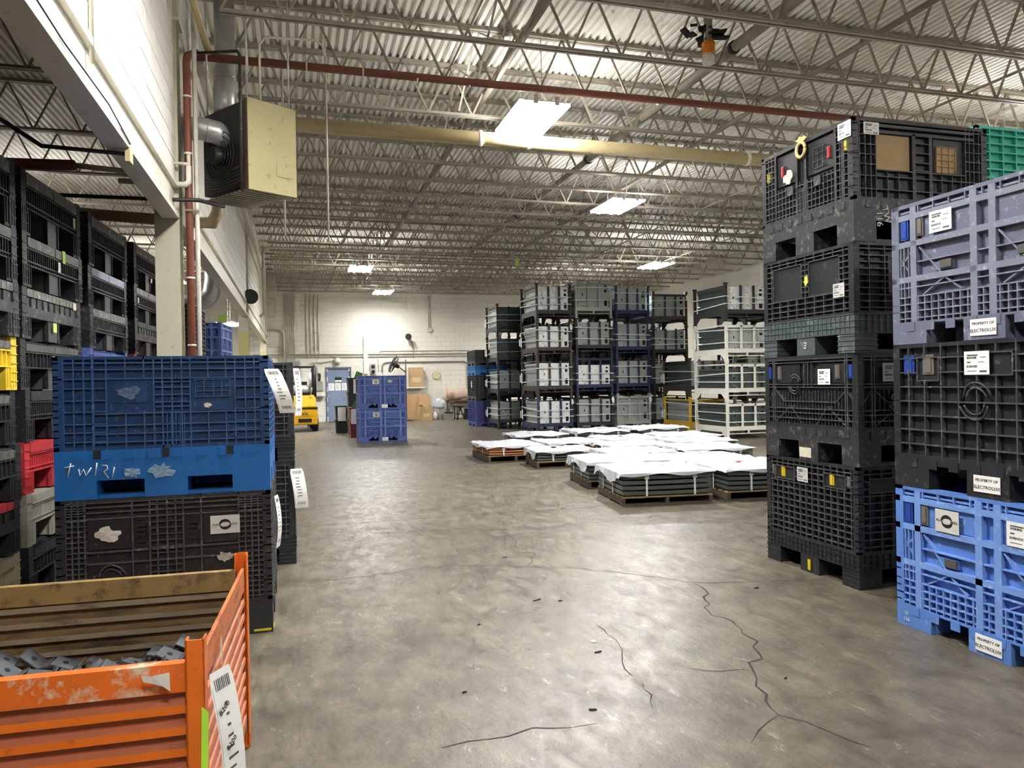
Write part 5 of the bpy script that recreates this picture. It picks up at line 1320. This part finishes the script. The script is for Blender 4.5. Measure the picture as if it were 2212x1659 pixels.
for p in (HN, HR_, HF, HL):
    q = p + ((HN + HF) / 2 - p) * 0.1
    MB().tube([(q.x, q.y, HZ1), (q.x, q.y, ZDECK - 0.02)], 0.011, 6).build('hanger_rod', GALV(), ht)
MB().tube([(HN.x + nd.x * 0.0 - 0.06, HN.y - 0.06, HZ0 - 0.04), (HN.x - 0.06, HN.y - 0.06, 4.75), (HN.x - 0.08, HN.y - 0.02, 4.80), (-0.89, 7.9, 4.80)], 0.014, 8).build('feed_pipe', DARKST(), ht)
# conduits arching near the heater
pipe('arched_conduit', 'thin white conduit arching over the heater', [(-0.30, 7.9, 4.36), (-0.30, 7.9, 4.95), (-0.24, 7.9, 5.03), (0.25, 7.9, 5.05), (0.32, 7.9, 5.0), (0.34, 7.9, 4.9)], 0.012, CONDUIT())
pipe('wall_conduit', 'white conduit bending down over the block wall', [(-1.06, 4.6, 3.3), (-1.06, 4.65, 4.6), (-1.04, 4.72, 4.72), (-1.0, 5.3, 4.74)], 0.014, CONDUIT())
tag(MB().box(-1.075, -1.045, 5.48, 5.58, 3.02, 3.12).build('junction_box', CREAM), 'small cream junction box on the lintel beam', 'junction box')
pipe('beam_cable', 'thin black cable strung along the lintel beam', [(-1.045, 3.0, 3.20), (-1.043, 4.0, 3.165), (-1.043, 4.9, 3.19), (-1.044, 5.5, 3.14)], 0.005, INK(), 'cable', 6)
pipe('bay_conduit', 'thin dark conduit crossing the side bay to the junction box', [(-2.9, 6.2, 3.62), (-2.0, 5.9, 3.42), (-1.6, 5.6, 3.12), (-1.07, 5.53, 3.08)], 0.014, DARKST())
# long pipes running with the hall through the joist webs
DPIPE = mat('dusty_pipe', '8d8577', 0.5, var=0.2, scale=3, scuff='5f584c', scuff_amt=0.2)
pipe('long_pipe', 'dusty pipe running the length of the hall through the joists', [(4.99, -3, 5.36), (4.99, 30.4, 5.36)], 0.062, DPIPE, rings=[((4.99, y, 5.36), (0, 1, 0)) for y in (7.6, 12.1, 16.5, 21.0)], ring_mt=DARKST(), ring_r=1.25, ring_w=0.06)
pipe('long_pipe', 'thinner dusty pipe parallel to the long pipe, over the racks', [(6.41, -3, 5.36), (6.41, 30.4, 5.36)], 0.035, DPIPE)
pipe('long_pipe', 'dusty pipe above the first high-bay light running down the hall', [(2.6, -3, 5.5), (2.6, 30.4, 5.5)], 0.05, DPIPE)
pipe('wall_pipe', 'painted pipe under the roof along the bay line wall', [(-0.95, 8.6, 5.0), (-0.92, 24.5, 5.0)], 0.05, CONDUIT())
for i, x in enumerate((8.6, 11.2)):
    pipe('bridging_rod', 'thin bridging rod through the joists, %s from the long pipe' % ORD[i], [(x, -1, 5.2), (x, 30.2, 5.2)], 0.016, JOIST, 'rod', 6)
xb = 0
for x in (2.2, 7.6):
    for i in range(0, 21):
        for s in (0, 1):
            z0, z1 = (ZBOT + 0.05, ZTOP - 0.05) if s else (ZTOP - 0.05, ZBOT + 0.05)
            tag(MB().bar((x, JY[i] + 0.06, z0), (x + 0.02 * s, JY[i + 1] - 0.06, z1), 0.025, 0.012).build('cross_bridging', JOIST), 'slanting cross brace between neighbouring roof joists', None, 'cross braces of the roof', 'structure')
# orange stub with torn insulation
ob = thing('orange_stub', 'orange capped pipe stub with torn black lagging under the roof', 'pipe', (4.62, 7.55, 5.2), 0)
MB().lathe([(0.075, 0.0), (0.075, 0.13)], 14, (0, 0, 0.02)).build('orange_cap', mat('bright_orange', 'f08a1e', 0.4, emit=0.0), ob)
MB().lathe([(0.07, -0.09), (0.07, 0.02)], 14).build('pale_end', WPIPE, ob)
rg = random.Random(8); tm = MB()
for k in range(16):
    a = rg.uniform(0, 6.28); r = rg.uniform(0.02, 0.16); z = rg.uniform(0.16, 0.36)
    tm.bar((math.cos(a) * r - 0.07, math.sin(a) * r, z), (math.cos(a) * (r + 0.1) + rg.uniform(-0.12, 0.08), math.sin(a) * r + rg.uniform(-0.08, 0.08), z + rg.uniform(-0.05, 0.06)), 0.08, 0.02)
tm.build('torn_lagging', mat('black_lagging', '1c1a19', 0.9, var=0.4), ob)
MB().tube([(0, 0, 0.15), (0, 0, ZDECK - 5.2)], 0.05, 10).build('riser', DPIPE, ob)
# green notes hanging from joists
nt_ = thing('paper_note', 'pale green paper hanging from a far roof joist', 'note', (6.05, JY[12], 4.75), 0.1)
MB().box(-0.05, 0.05, -0.002, 0.002, 0, 0.24).build('sheet', GREENN, nt_); MB().tube([(0, 0, 0.24), (0, 0, ZBOT + 0.0 - 4.75)], 0.003, 5).build('string', WHITEP(), nt_)
# conduits hanging down the joists near the bay line (vertical runs)
for i in range(6):
    tag(MB().tube([(0.06 + i * 0.035, 28.9, 5.2), (0.06 + i * 0.035, 30.42, 5.15)], 0.012, 6).build('roof_conduit', CONDUIT()), 'thin white conduit under the roof, %s of six entering the far wall' % ORD[i], 'conduit', 'conduits entering the far wall')
for i, x in enumerate((-0.62, -0.10)):
    pipe('hanging_conduit', 'thin white conduit hanging %s the heater' % ('behind', 'beside')[i], [(x + 0.52, 9.3 + i * 0.3, 3.3), (x + 0.52, 9.3 + i * 0.3, 5.87)], 0.013, CONDUIT())
# ------------------------------------------------------------------ far wall: door, conduits, clutter
DOORB = mat('door_blue_grey', '7b8ba3', 0.45, var=0.08, scale=2, scuff='5c6878', scuff_amt=0.1, scuff_scale=3)
FRB = mat('door_frame_blue', '5c6a80', 0.45, var=0.08)
d = thing('door_1', 'blue-grey steel door with paper notices in the far wall', None, (DX0, YB, 0), 0, None, 'structure')
fr = MB().box(0, 0.055, -0.03, 0.1, 0, DZ).box(DX1 - DX0 - 0.055, DX1 - DX0, -0.03, 0.1, 0, DZ).box(0.055, DX1 - DX0 - 0.055, -0.03, 0.1, DZ - 0.055, DZ); fr.build('door_frame', FRB, d)
MB().box(0.06, DX1 - DX0 - 0.06, 0.02, 0.06, 0.01, DZ - 0.06).build('door_leaf', DOORB, d)
MB().lathe([(0.03, 0.02), (0.03, -0.02), (0.02, -0.05)], 12, (0.13, 0, 1.02), 'y').build('door_knob', GALV(), d)
sg = MB().box(0.38, 0.64, 0.014, 0.02, 1.66, 1.78).build('notice_sign', INK(), d)
MB().box(0.38, 0.64, 0.013, 0.0199, 1.60, 1.66).build('notice_sign', WHITEP(), d)
for i, x in enumerate((0.12, 0.38, 0.64)):
    MB().box(x, x + 0.22, 0.014, 0.02, 1.25, 1.54).build('paper_notice', WHITEP(), d)
    m = MB()
    for k in range(5): m.box(x + 0.03, x + 0.03 + 0.15 * (0.6 + 0.4 * ((k * 7 + i) % 3) / 2), 0.0125, 0.0138, 1.31 + k * 0.04, 1.32 + k * 0.04)
    m.build('print', GREYINK(), d)
tag(MB().box(DX0 + 0.1, DX1 - 0.05, YB - 0.75, YB - 0.1, 0.001, 0.012).build('door_mat', mat('mat_brown', '4a3a34', 0.9)), 'dark brown mat on the floor at the blue-grey door', 'mat')
W0 = YB - 0.03
G7 = 'conduits on the far wall'
def wp(label, pts, r=0.016, mt=None, name='wall_conduit'):
    return pipe(name, label, [(x, W0 - r, z) for x, z in pts], r, mt or CONDUIT(), 'conduit', 8, group=G7)
for i in range(6): wp('thin white conduit, %s in the row of six running up the far wall' % ORD[i], [(-0.42 + i * 0.075, 1.6), (-0.42 + i * 0.075, 5.1)], 0.014)
for i in range(4): wp('white conduit, %s in the row of four between the door and the six conduits' % ORD[i], [(0.42 + i * 0.15, 2.6), (0.42 + i * 0.15, 5.1)], 0.018)
wp('long horizontal pipe along the far wall', [(-1.6, 2.70), (7.0, 2.71)], 0.022)
wp('second horizontal pipe just below the long one on the far wall', [(-1.6, 2.60), (7.0, 2.61)], 0.018)
wp('conduit arching over the clock and down to the floor', [(3.35, 1.95), (3.35, 2.2), (3.42, 2.32), (3.55, 2.36), (6.75, 2.36), (6.88, 2.30), (6.93, 2.18), (6.93, 0.5)], 0.022, mat('conduit_dark', '77766e', 0.45, metal=0.3))
wp('conduit bending from above the fan to the racks', [(3.2, 2.0), (3.2, 2.72), (3.26, 2.80), (3.36, 2.83), (7.0, 2.83)], 0.013)
wp('double conduit dropping from the roof to a white box', [(5.29, 3.72), (5.29, 5.1)], 0.014); wp('second conduit dropping from the roof to the white box', [(5.36, 3.72), (5.36, 5.1)], 0.014)
tag(MB().box(5.24, 5.42, W0 - 0.06, W0 + 0.02, 3.6, 3.74).build('outlet_box', CONDUIT()), 'white outlet box under the double conduit on the far wall', 'outlet box')
wp('thick conduit sweeping from the bay line into the far wall', [(-1.7, 3.72), (-0.62, 3.70), (-0.50, 3.62), (-0.45, 3.45), (-0.45, 2.3)], 0.04)
wp('looped conduit at the corner of the far wall', [(-0.98, 4.9), (-0.74, 4.9), (-0.74, 4.3), (-0.82, 4.18), (-0.98, 4.16)], 0.014)
for i, x in enumerate((-0.62, -0.54)): wp('short hooked conduit by the six conduits, %s' % ('outer', 'inner')[i], [(x, 2.1), (x, 3.05), (x + 0.03, 3.12), (x + 0.07, 3.12)], 0.010)
tag(MB().box(-0.45, 0.12, W0 - 0.13, W0 + 0.02, 1.3, 2.42).build('electrical_panel', mat('panel_grey', '8d8e8a', 0.5)), 'grey electrical panel under the row of six conduits', 'panel')
t = thing('timer_box', 'grey double meter box on the far wall beside the fan', 'meter box', (2.86, YB - 0.11, 1.88), 0)
MB().box(0, 0.24, 0, 0.09, 0, 0.42).build('box_body', mat('meter_grey', 'a8a7a0', 0.5), t)
for z in (0.1, 0.31): MB().lathe([(0.075, 0.0), (0.075, -0.02), (0.05, -0.03)], 14, (0.12, 0, z), 'y').build('dial', INK(), t)
tag(MB().box(2.62, 2.78, YB - 0.09, YB - 0.02, 1.90, 3.4).build('wiring_trunk', mat('trunk_white', 'e2e0d8', 0.5)), 'white vertical wiring trunk left of the meter box', 'trunking')
t = thing('wall_phone', 'black handset hanging on a grey box left of the door', 'phone', (0.72, YB - 0.09, 1.25), 0)
MB().box(0, 0.28, 0, 0.08, 0, 0.36).build('grey_box', MATS['panel_grey'], t); MB().tube([(0.12, -0.02, 0.42), (0.17, -0.03, 0.46), (0.18, -0.03, 0.62), (0.12, -0.02, 0.66)], 0.03, 8).build('handset', INK(), t); MB().box(0.09, 0.20, 0.02, 0.08, 0.38, 0.70).build('cradle', GTAB(), t)
wp('conduit looping up from the handset box', [(0.8, 1.95), (0.8, 2.2), (0.74, 2.32), (0.5, 2.34)], 0.014)
tag(MB().box(0.3, 1.02, YB - 0.35, YB - 0.02, 1.02, 1.06).build('wall_shelf', mat('shelf_grey', '98988e', 0.6)), 'narrow grey shelf on the wall left of the door', 'shelf')
t = thing('alarm_bell', 'round white alarm dome above the blue-grey door', 'alarm', (1.57, YB - 0.03, 2.42), 0)
MB().lathe([(0.15, 0.02), (0.145, -0.04), (0.11, -0.10), (0.04, -0.13)], 18, (0, 0, 0), 'y').build('dome', CONDUIT(), t)
MB().tube([(-0.12, -0.01, 0.03), (-0.6, -0.01, -0.06), (-1.0, -0.01, -0.06)], 0.012, 6).build('lead', GTAB(), t)
t = thing('loudspeaker_horn', 'small dark horn loudspeaker high on the far wall', 'loudspeaker', (4.40, YB - 0.05, 3.38), 0)
MB().lathe([(0.05, 0.02), (0.06, -0.12), (0.13, -0.34), (0.10, -0.34)], 16, (0, 0, 0), 'y').build('horn', DARKST(), t); MB().tube([(0.1, -0.02, -0.02), (0.22, -0.02, -0.3), (0.24, -0.02, -0.9)], 0.008, 6).build('lead', GTAB(), t)
t = thing('wall_clock', 'round wall clock with a cream face on the far wall', 'clock', (5.58, YB - 0.03, 1.80), 0)
MB().lathe([(0.175, 0.02), (0.175, -0.03), (0.155, -0.035)], 28, (0, 0, 0), 'y').build('rim', mat('clock_rim', 'c9c4a8', 0.4), t); MB().lathe([(0.153, -0.034), (0.153, -0.037)], 28, (0, 0, 0), 'y').build('dial', mat('clock_face', 'd8cf9f', 0.6), t)
for k in range(12):
    a = k * math.pi / 6; MB().bar((math.sin(a) * 0.115, -0.039, math.cos(a) * 0.115), (math.sin(a) * 0.14, -0.039, math.cos(a) * 0.14), 0.012, 0.003, up=(0, 1, 0)).build('hour_mark', INK(), t)
for a, L_ in ((math.radians(60), 0.12), (math.radians(235), 0.08)): MB().bar((0, -0.041, 0), (math.sin(a) * L_, -0.041, math.cos(a) * L_), 0.012, 0.003, up=(0, 1, 0)).build('hand', INK(), t)
# pedestal fan
t = thing('pedestal_fan', 'large black pedestal fan tilted upward behind the cobalt containers', 'fan', (4.15, YB - 1.2, 0), 0)
MB().lathe([(0.30, 0), (0.30, 0.02), (0.05, 0.06)], 18).build('base', DARKST(), t)
MB().tube([(0, 0, 0.05), (0, 0, 2.42)], 0.022, 8).build('pole', DARKST(), t)
fx = Matrix.Translation((-0.48, 0, 2.25)) @ Matrix.Rotation(math.radians(-62), 4, 'Y')
def fan_part(name, fn, mt):
    m = MB(); fn(m); m.v = [tuple(fx @ Vector(v)) for v in m.v]; return m.build(name, mt, t)
for r in (0.36, 0.28, 0.2, 0.12):
    for z in (0.07, -0.07): fan_part('guard_ring', lambda m: m.tube([(math.cos(a) * r, math.sin(a) * r, z * (1 - 0.6 * (r > 0.3))) for a in [k * math.pi / 10 for k in range(21)]], 0.012, 5), DARKST())
for k in range(12):
    a = k * math.pi / 6; fan_part('guard_spoke', lambda m: m.tube([(0, 0, 0.08), (math.cos(a) * 0.36, math.sin(a) * 0.36, 0.02)], 0.008, 4), DARKST())
for k in range(3):
    a = k * 2.094; fan_part('fan_blade', lambda m: m.bar((math.cos(a) * 0.05, math.sin(a) * 0.05, 0), (math.cos(a) * 0.32, math.sin(a) * 0.32, 0.02), 0.15, 0.006), GTAB())
fan_part('motor', lambda m: m.lathe([(0.07, -0.25), (0.09, -0.15), (0.09, -0.03), (0.05, 0.03)], 14), DARKST())
MB().tube([(-0.32, 0, 2.18), (0, 0, 1.92)], 0.02, 8).build('tilt_arm', DARKST(), t)
# cardboard
def carton(label, x0, x1, y0, y1, z0, z1, mt=CARD, rz=0.0, flap=True, lab=False):
    t = thing('cardboard_box', label, 'box', ((x0 + x1) / 2, (y0 + y1) / 2, z0), rz)
    w, dd, h = x1 - x0, y1 - y0, z1 - z0
    MB().box(-w / 2, w / 2, -dd / 2, dd / 2, 0, h).build('carton', mt, t)
    MB().box(-0.025, 0.025, -dd / 2 - 0.002, dd / 2 + 0.002, h - 0.12, h + 0.002).build('packing_tape', mat('packing_tape', 'c9ad7c', 0.4), t)
    if flap:
        MB().bar((-w / 2, -dd / 2, h), (-w / 2 - 0.05, -dd / 2 - 0.1, h + 0.06), 0.16, 0.006).build('flap', mt, t)
    if lab: MB().box(-w * 0.3, w * 0.3, -dd / 2 - 0.003, -dd / 2, h * 0.25, h * 0.5).build('printed_label', mat('tan_label', 'd3b793', 0.7, var=0.3, scale=40), t)
    return t
tag(MB().box(4.30, 5.05, YB - 0.30, YB - 0.02, 1.28, 1.32).build('wall_shelf', WHITEP()), 'white wall shelf holding a carton behind the cobalt containers', 'shelf')
carton('tall cardboard carton on the wall shelf behind the fan', 4.42, 5.0, YB - 0.30, YB - 0.03, 1.321, 2.13, flap=False, lab=True)
tag(MB().prism([(4.15, 0), (5.18, 0), (5.15, 0.92), (4.9, 1.06), (4.2, 1.0)], YB - 0.22, YB - 0.19, 'y').build('cardboard_sheet', mat('cardboard_light', 'c9a578', 0.75, var=0.12)), 'flattened cardboard sheet leaning against the far wall', 'cardboard')
tag(MB().prism([(4.75, 0), (5.28, 0), (5.24, 0.98), (4.80, 1.02)], YB - 0.30, YB - 0.27, 'y').build('cardboard_sheet', MATS['cardboard_light']), 'second flattened cardboard sheet in front of the leaning one', 'cardboard')
carton('small upright cardboard box on the floor below the clock', 4.72, 5.16, YB - 1.3, YB - 0.95, 0.0, 0.56, flap=True, lab=True)
# bucket, bag, bin
t = thing('waste_bin', 'white waste bin with a plastic bag near the small cardboard box', 'waste bin', (5.52, YB - 0.9, 0), 0)
MB().lathe([(0.16, 0), (0.22, 0.52), (0.23, 0.56)], 18).build('bin_body', mat('bin_white', 'dedcd2', 0.5), t)
bg = MB(); bg.lathe([(0.235, 0.45), (0.25, 0.56), (0.22, 0.64), (0.20, 0.75), (0.10, 0.84), (0.03, 0.86)], 14); rr = random.Random(2); bg.v = [(a + rr.uniform(-.03, .03), b + rr.uniform(-.03, .03), c) for a, b, c in bg.v]; bg.build('plastic_bag', PLAS, t)
tag(MB().lathe([(0.10, 0), (0.11, 0.22), (0.05, 0.30), (0.05, 0.34)], 12, (5.28, YB - 1.15, 0)).build('plastic_jug', mat('jug_white', 'e6e6e0', 0.4)), 'white plastic jug on the floor by the waste bin', 'jug')
t = thing('plastic_tub', 'small grey tub with a dark lid by the waste bin', 'tub', (5.86, YB - 1.15, 0), 0); MB().box(-0.15, 0.15, -0.13, 0.13, 0, 0.26).build('tub', mat('tub_grey', 'a3a29a', 0.5), t); MB().box(-0.16, 0.16, -0.14, 0.14, 0.26, 0.30).build('lid', INK(), t)
# bench, beanbag, roll
t = thing('work_bench', 'grey metal bench with thin legs under the clock', 'bench', (6.05, YB - 1.65, 0), 0)
MB().box(0, 1.1, 0, 0.6, 0.56, 0.60).build('bench_top', GTAB(), t)
for x in (0.06, 1.04):
    for y in (0.05, 0.55): MB().tube([(x, y, 0), (x, y, 0.56)], 0.02, 6).build('leg', DARKST(), t)
MB().box(0.06, 1.04, 0.04, 0.06, 0.2, 0.23).build('brace', DARKST(), t)
t = thing('bench_table', 'brown table against the far wall carrying a slumped pink cushion', 'table', (5.95, YB - 0.55, 0), 0)
MB().box(0, 1.0, 0, 0.5, 0.72, 0.76).build('table_top', mat('table_brown', '6e5138', 0.6), t)
for x in (0.05, 0.95):
    for y in (0.05, 0.45): MB().box(x - 0.025, x + 0.025, y - 0.025, y + 0.025, 0, 0.72).build('leg', GTAB(), t)
cu = MB(); cu.lathe([(0.02, 0.0), (0.30, 0.02), (0.42, 0.14), (0.40, 0.30), (0.26, 0.44), (0.05, 0.48)], 20); rr = random.Random(6); cu.v = [(a * 1.12 + rr.uniform(-.02, .02), b * 0.52 + rr.uniform(-.01, .01), c + 0.05 * math.sin(a * 6)) for a, b, c in cu.v]
tag(cu.build('floor_cushion', mat('pinkish_fabric', 'c4ab9c', 0.85, var=0.12), None, (6.42, YB - 0.29, 0.765)), 'large slumped pinkish beanbag cushion on the table below the clock', 'cushion')
tag(MB().tube([(5.98, YB - 0.62, 0.80), (5.93, YB - 0.62, 1.36)], 0.075, 14).build('paper_roll', mat('kraft_roll', 'd8bd9a', 0.7)), 'rolled kraft paper standing in front of the pinkish cushion', 'roll')
tag(MB().box(6.48, 7.05, YB - 1.5, YB - 1.15, 0, 0.42).build('dark_tote', mat('dark_teal_tote', '20302f', 0.5)), 'dark tote box on the floor under the bench', 'tote')
t = thing('step_stool', 'folded black stool frame beside the dark tote', 'stool', (6.15, YB - 1.5, 0), 0)
for a, b in (((0, 0, 0), (0.12, 0, 0.5)), ((0.3, 0, 0), (0.12, 0, 0.5)), ((0, 0.2, 0), (0.12, 0.2, 0.5)), ((0.3, 0.2, 0), (0.12, 0.2, 0.5))): MB().tube([a, b], 0.015, 6).build('leg', INK(), t)
MB().box(0.02, 0.24, -0.02, 0.22, 0.48, 0.51).build('seat', INK(), t)

# ------------------------------------------------------------------ column horn speaker
t = thing('loudspeaker_horn', 'black horn loudspeaker fixed to the pale yellow column', 'loudspeaker', (-1.06, 18.12, 3.52), 0)
MB().tube([(-0.03, -0.02, 0), (0.02, -0.12, 0), (0.06, -0.24, 0), (0.10, -0.36, 0), (0.105, -0.37, 0)], [0.035, 0.05, 0.085, 0.17, 0.15], 18).build('horn', INK(), t)
MB().box(-0.06, 0.0, 0.0, 0.08, -0.03, 0.03).build('bracket', DARKST(), t)
# elbow duct in the far side bay
duct('elbow_duct', 'silver duct elbow under the side bay roof', [(-2.6, 15.5, 3.12), (-1.95, 15.5, 3.1), (-1.68, 15.5, 3.16), (-1.56, 15.5, 3.3), (-1.52, 15.5, 3.55), (-1.52, 15.5, 5.87)], 0.17, (0, 1, 2))
pipe('column_conduit', 'white conduit bending down beside the pale yellow column', [(3.0, 19.5, 4.95), (-0.6, 19.5, 4.95), (-0.72, 19.5, 4.9), (-0.75, 19.5, 4.78), (-0.75, 19.5, 3.3), (-0.85, 19.5, 3.22)], 0.035, CONDUIT(), 'conduit')

# ------------------------------------------------------------------ forklift seen from behind
FYEL = mat('forklift_yellow', 'e8b21c', 0.35, var=0.08, scale=3, scuff='7d6424', scuff_amt=0.2, scuff_scale=8)
FBLK = mat('forklift_black', '1c1b1b', 0.45, var=0.2); TYRE = mat('tyre_rubber', '232323', 0.8, var=0.2)
f = thing('forklift', 'yellow and black forklift parked behind the black containers', 'forklift', (0.08, 24.5, 0), 0)
cw = MB().prism([(-0.54, 0.22), (0.54, 0.22), (0.56, 0.45), (0.55, 0.74), (-0.55, 0.74), (-0.56, 0.45)], 0.0, 0.42, 'y'); bevel(cw.build('counterweight', FYEL, f), 0.04, 3)
MB().box(-0.5, 0.5, 0.42, 2.0, 0.25, 0.62).build('chassis', FBLK, f)
hood = MB().prism([(-0.02, 0.76), (-0.04, 0.80), (0.10, 1.16), (0.95, 1.16), (0.95, 0.76)], -0.5, 0.5, 'x'); bevel(hood.build('engine_cover', FYEL, f), 0.04, 3)
MB().box(-0.55, 0.55, -0.01, 0.5, 0.72, 0.77).build('trim_band', FBLK, f)
for x in (-0.48, 0.48):
    MB().tube([(x, 0.12, 1.1), (x, 0.2, 2.02), (x, 0.3, 2.08), (x, 1.7, 2.10), (x, 2.0, 0.7)], 0.045, 8).build('guard_post', FBLK, f)
MB().box(-0.50, 0.50, 0.2, 0.28, 2.03, 2.10).build('guard_bar', FBLK, f)
for i in range(7): MB().box(-0.46, 0.46, 0.35 + i * 0.2, 0.39 + i * 0.2, 2.07, 2.10).build('guard_slat', FBLK, f)
MB().lathe([(0.05, -0.36), (0.14, -0.30), (0.15, -0.2), (0.15, 0.2), (0.14, 0.30), (0.05, 0.36)], 16, (0.05, 0.28, 1.34), 'x').build('gas_cylinder', GALV(), f)
MB().box(-0.25, 0.35, 0.12, 0.44, 1.16, 1.20).build('cylinder_cradle', FBLK, f)
MB().box(-0.25, 0.25, 0.85, 0.98, 1.16, 1.6).build('seat_back', FBLK, f); MB().box(-0.25, 0.25, 0.95, 1.4, 1.16, 1.26).build('seat', FBLK, f)
for x in (-0.45, 0.45):
    MB().box(x - 0.05, x + 0.05, 2.05, 2.15, 0.1, 2.05).build('mast_rail', FBLK, f)
    MB().box(x * 0.7 - 0.06, x * 0.7 + 0.06, 2.2, 3.2, 0.06, 0.1).build('fork', FBLK, f)
    MB().lathe([(0.12, -0.10), (0.23, -0.09), (0.25, -0.05), (0.25, 0.05), (0.23, 0.09), (0.12, 0.10)], 20, (x + (0.03 if x > 0 else -0.03), 0.40, 0.25), 'x').build('rear_wheel', TYRE, f)
    MB().lathe([(0.14, -0.12), (0.30, -0.11), (0.32, -0.06), (0.32, 0.06), (0.30, 0.11), (0.14, 0.12)], 20, (x, 1.75, 0.32), 'x').build('front_wheel', TYRE, f)
pl = MB().box(-0.05, 0.36, -0.012, -0.002, 0.50, 0.68).build('name_plate', FYEL, f)
text('Yale', 0.17, INK(), pl, (0.10, -0.016, 0.585), 'front')
MB().box(-0.05, 0.36, -0.008, 0.0, 0.30, 0.42).build('vent_recess', FBLK, f)
MB().tube([(0.34, 0.1, 1.4), (0.34, 0.1, 1.9)], 0.045, 10).build('exhaust_pipe', GALV(), f)

# ------------------------------------------------------------------ small totes left of the cobalt containers
GT = 'small tote stacks by the cobalt containers'
GRN = mat('dark_green_plastic', '1f3a2c', 0.45, var=0.2); BRR = mat('brown_red_plastic', '7a3228', 0.5, var=0.2); DKT = mat('charcoal_tote', '26292a', 0.45, var=0.2)
def tote(label, x, y, z, w, dd, h, mt, tagp=None, green=False):
    t = thing('plastic_tote', label, 'tote', (x, y, z), 0, GT)
    m = MB().prism([(-w / 2 + 0.02, 0), (w / 2 - 0.02, 0), (w / 2, h - 0.05), (-w / 2, h - 0.05)], -dd / 2 + 0.02, dd / 2 - 0.02, 'y')
    for k in range(5): m.box(-w / 2 - 0.004 + 0.01, w / 2 - 0.006, -dd / 2 + 0.008, -dd / 2 + 0.03, h * 0.1 + k * h * 0.15, h * 0.1 + k * h * 0.15 + 0.012)
    m.build('tote_body', mt, t); MB().box(-w / 2 - 0.015, w / 2 + 0.015, -dd / 2 - 0.015, dd / 2 + 0.015, h - 0.05, h - 0.001).build('rim', mt, t)
    if tagp: MB().box(-0.12 + tagp[0], 0.12 + tagp[0], -dd / 2 - 0.022, -dd / 2 - 0.018, h * 0.9 - 0.42, h * 0.9).build('paper_tag', WHITEP(), t)
    if green: MB().prism([(-0.1, h), (0.1, h - 0.05), (0.16, h + 0.12), (-0.02, h + 0.2)], -dd / 2 - 0.03, -dd / 2 - 0.02, 'y').build('green_card', mat('green_card', '4f8a3a', 0.6), t)
    return t
for k in range(4): tote('charcoal tote, %s from the floor in the tall tote stack by the cobalt containers' % ORD[k], 1.72, 22.6, 0.42 * k, 0.55, 0.7, 0.42, DKT, (0, 0) if k in (1, 3) else None, k == 3)
for k in range(2): tote('dark green tote, %s of the low stack nearest the door' % ('bottom', 'top')[k], 1.30, 23.4, 0.42 * k, 0.36, 0.6, 0.42, GRN, (0, 0) if k else None)
for k in range(2): tote('brown-red tote, %s of the short stack beside the cobalt containers' % ('bottom', 'top')[k], 1.56, 21.4, 0.42 * k, 0.30, 0.55, 0.42, BRR, (0, 0) if k else None, k == 1)

# ------------------------------------------------------------------ litter on the floor
rl_ = random.Random(9)
for i, (x, y, w, h, lb, mt) in enumerate([(1.55, 4.81, 0.09, 0.015, 'short dark splinter lying on the open floor', 'd'), (1.69, 4.74, 0.05, 0.02, 'dark chip next to the short splinter on the floor', 'd'), (1.6, 3.94, 0.05, 0.035, 'pale crumb of concrete on the floor', 'p'), (1.56, 3.78, 0.07, 0.018, 'dark sliver beside the pale crumb', 'd'), (1.67, 6.07, 0.06, 0.02, 'dark bit where two floor cracks meet', 'd'), (3.1, 4.56, 0.05, 0.02, 'dark flake near the tall black stack', 'd'), (1.26, 3.13, 0.05, 0.02, 'small dark chip close to the viewer', 'd'), (0.75, 3.5, 0.05, 0.015, 'thin dark chip in mid floor', 'd'), (1.05, 4.44, 0.03, 0.015, 'tiny dark speck of litter in mid floor', 'd'), (2.3, 3.15, 0.035, 0.015, 'dark speck on the floor before the blue container', 'd')]):
    m = MB(); n = 6; vs = []
    for k in range(n):
        a = 2 * math.pi * k / n; r = rl_.uniform(0.6, 1.0); vs.append((math.cos(a) * w / 2 * r, math.sin(a) * h / 2 * r, 0.0015))
    vs += [(vx * 0.8, vy * 0.8, 0.007) for vx, vy, _ in vs]
    m.add(vs, [tuple(range(n, 2 * n))] + [(k, (k + 1) % n, n + (k + 1) % n, n + k) for k in range(n)])
    tag(m.build('debris_scrap', {'w': WOODD, 'd': INK(), 'p': TORN()}[mt], None, (x, y, 0), rl_.uniform(-0.5, 0.5)), lb, 'scrap', 'litter on the floor')
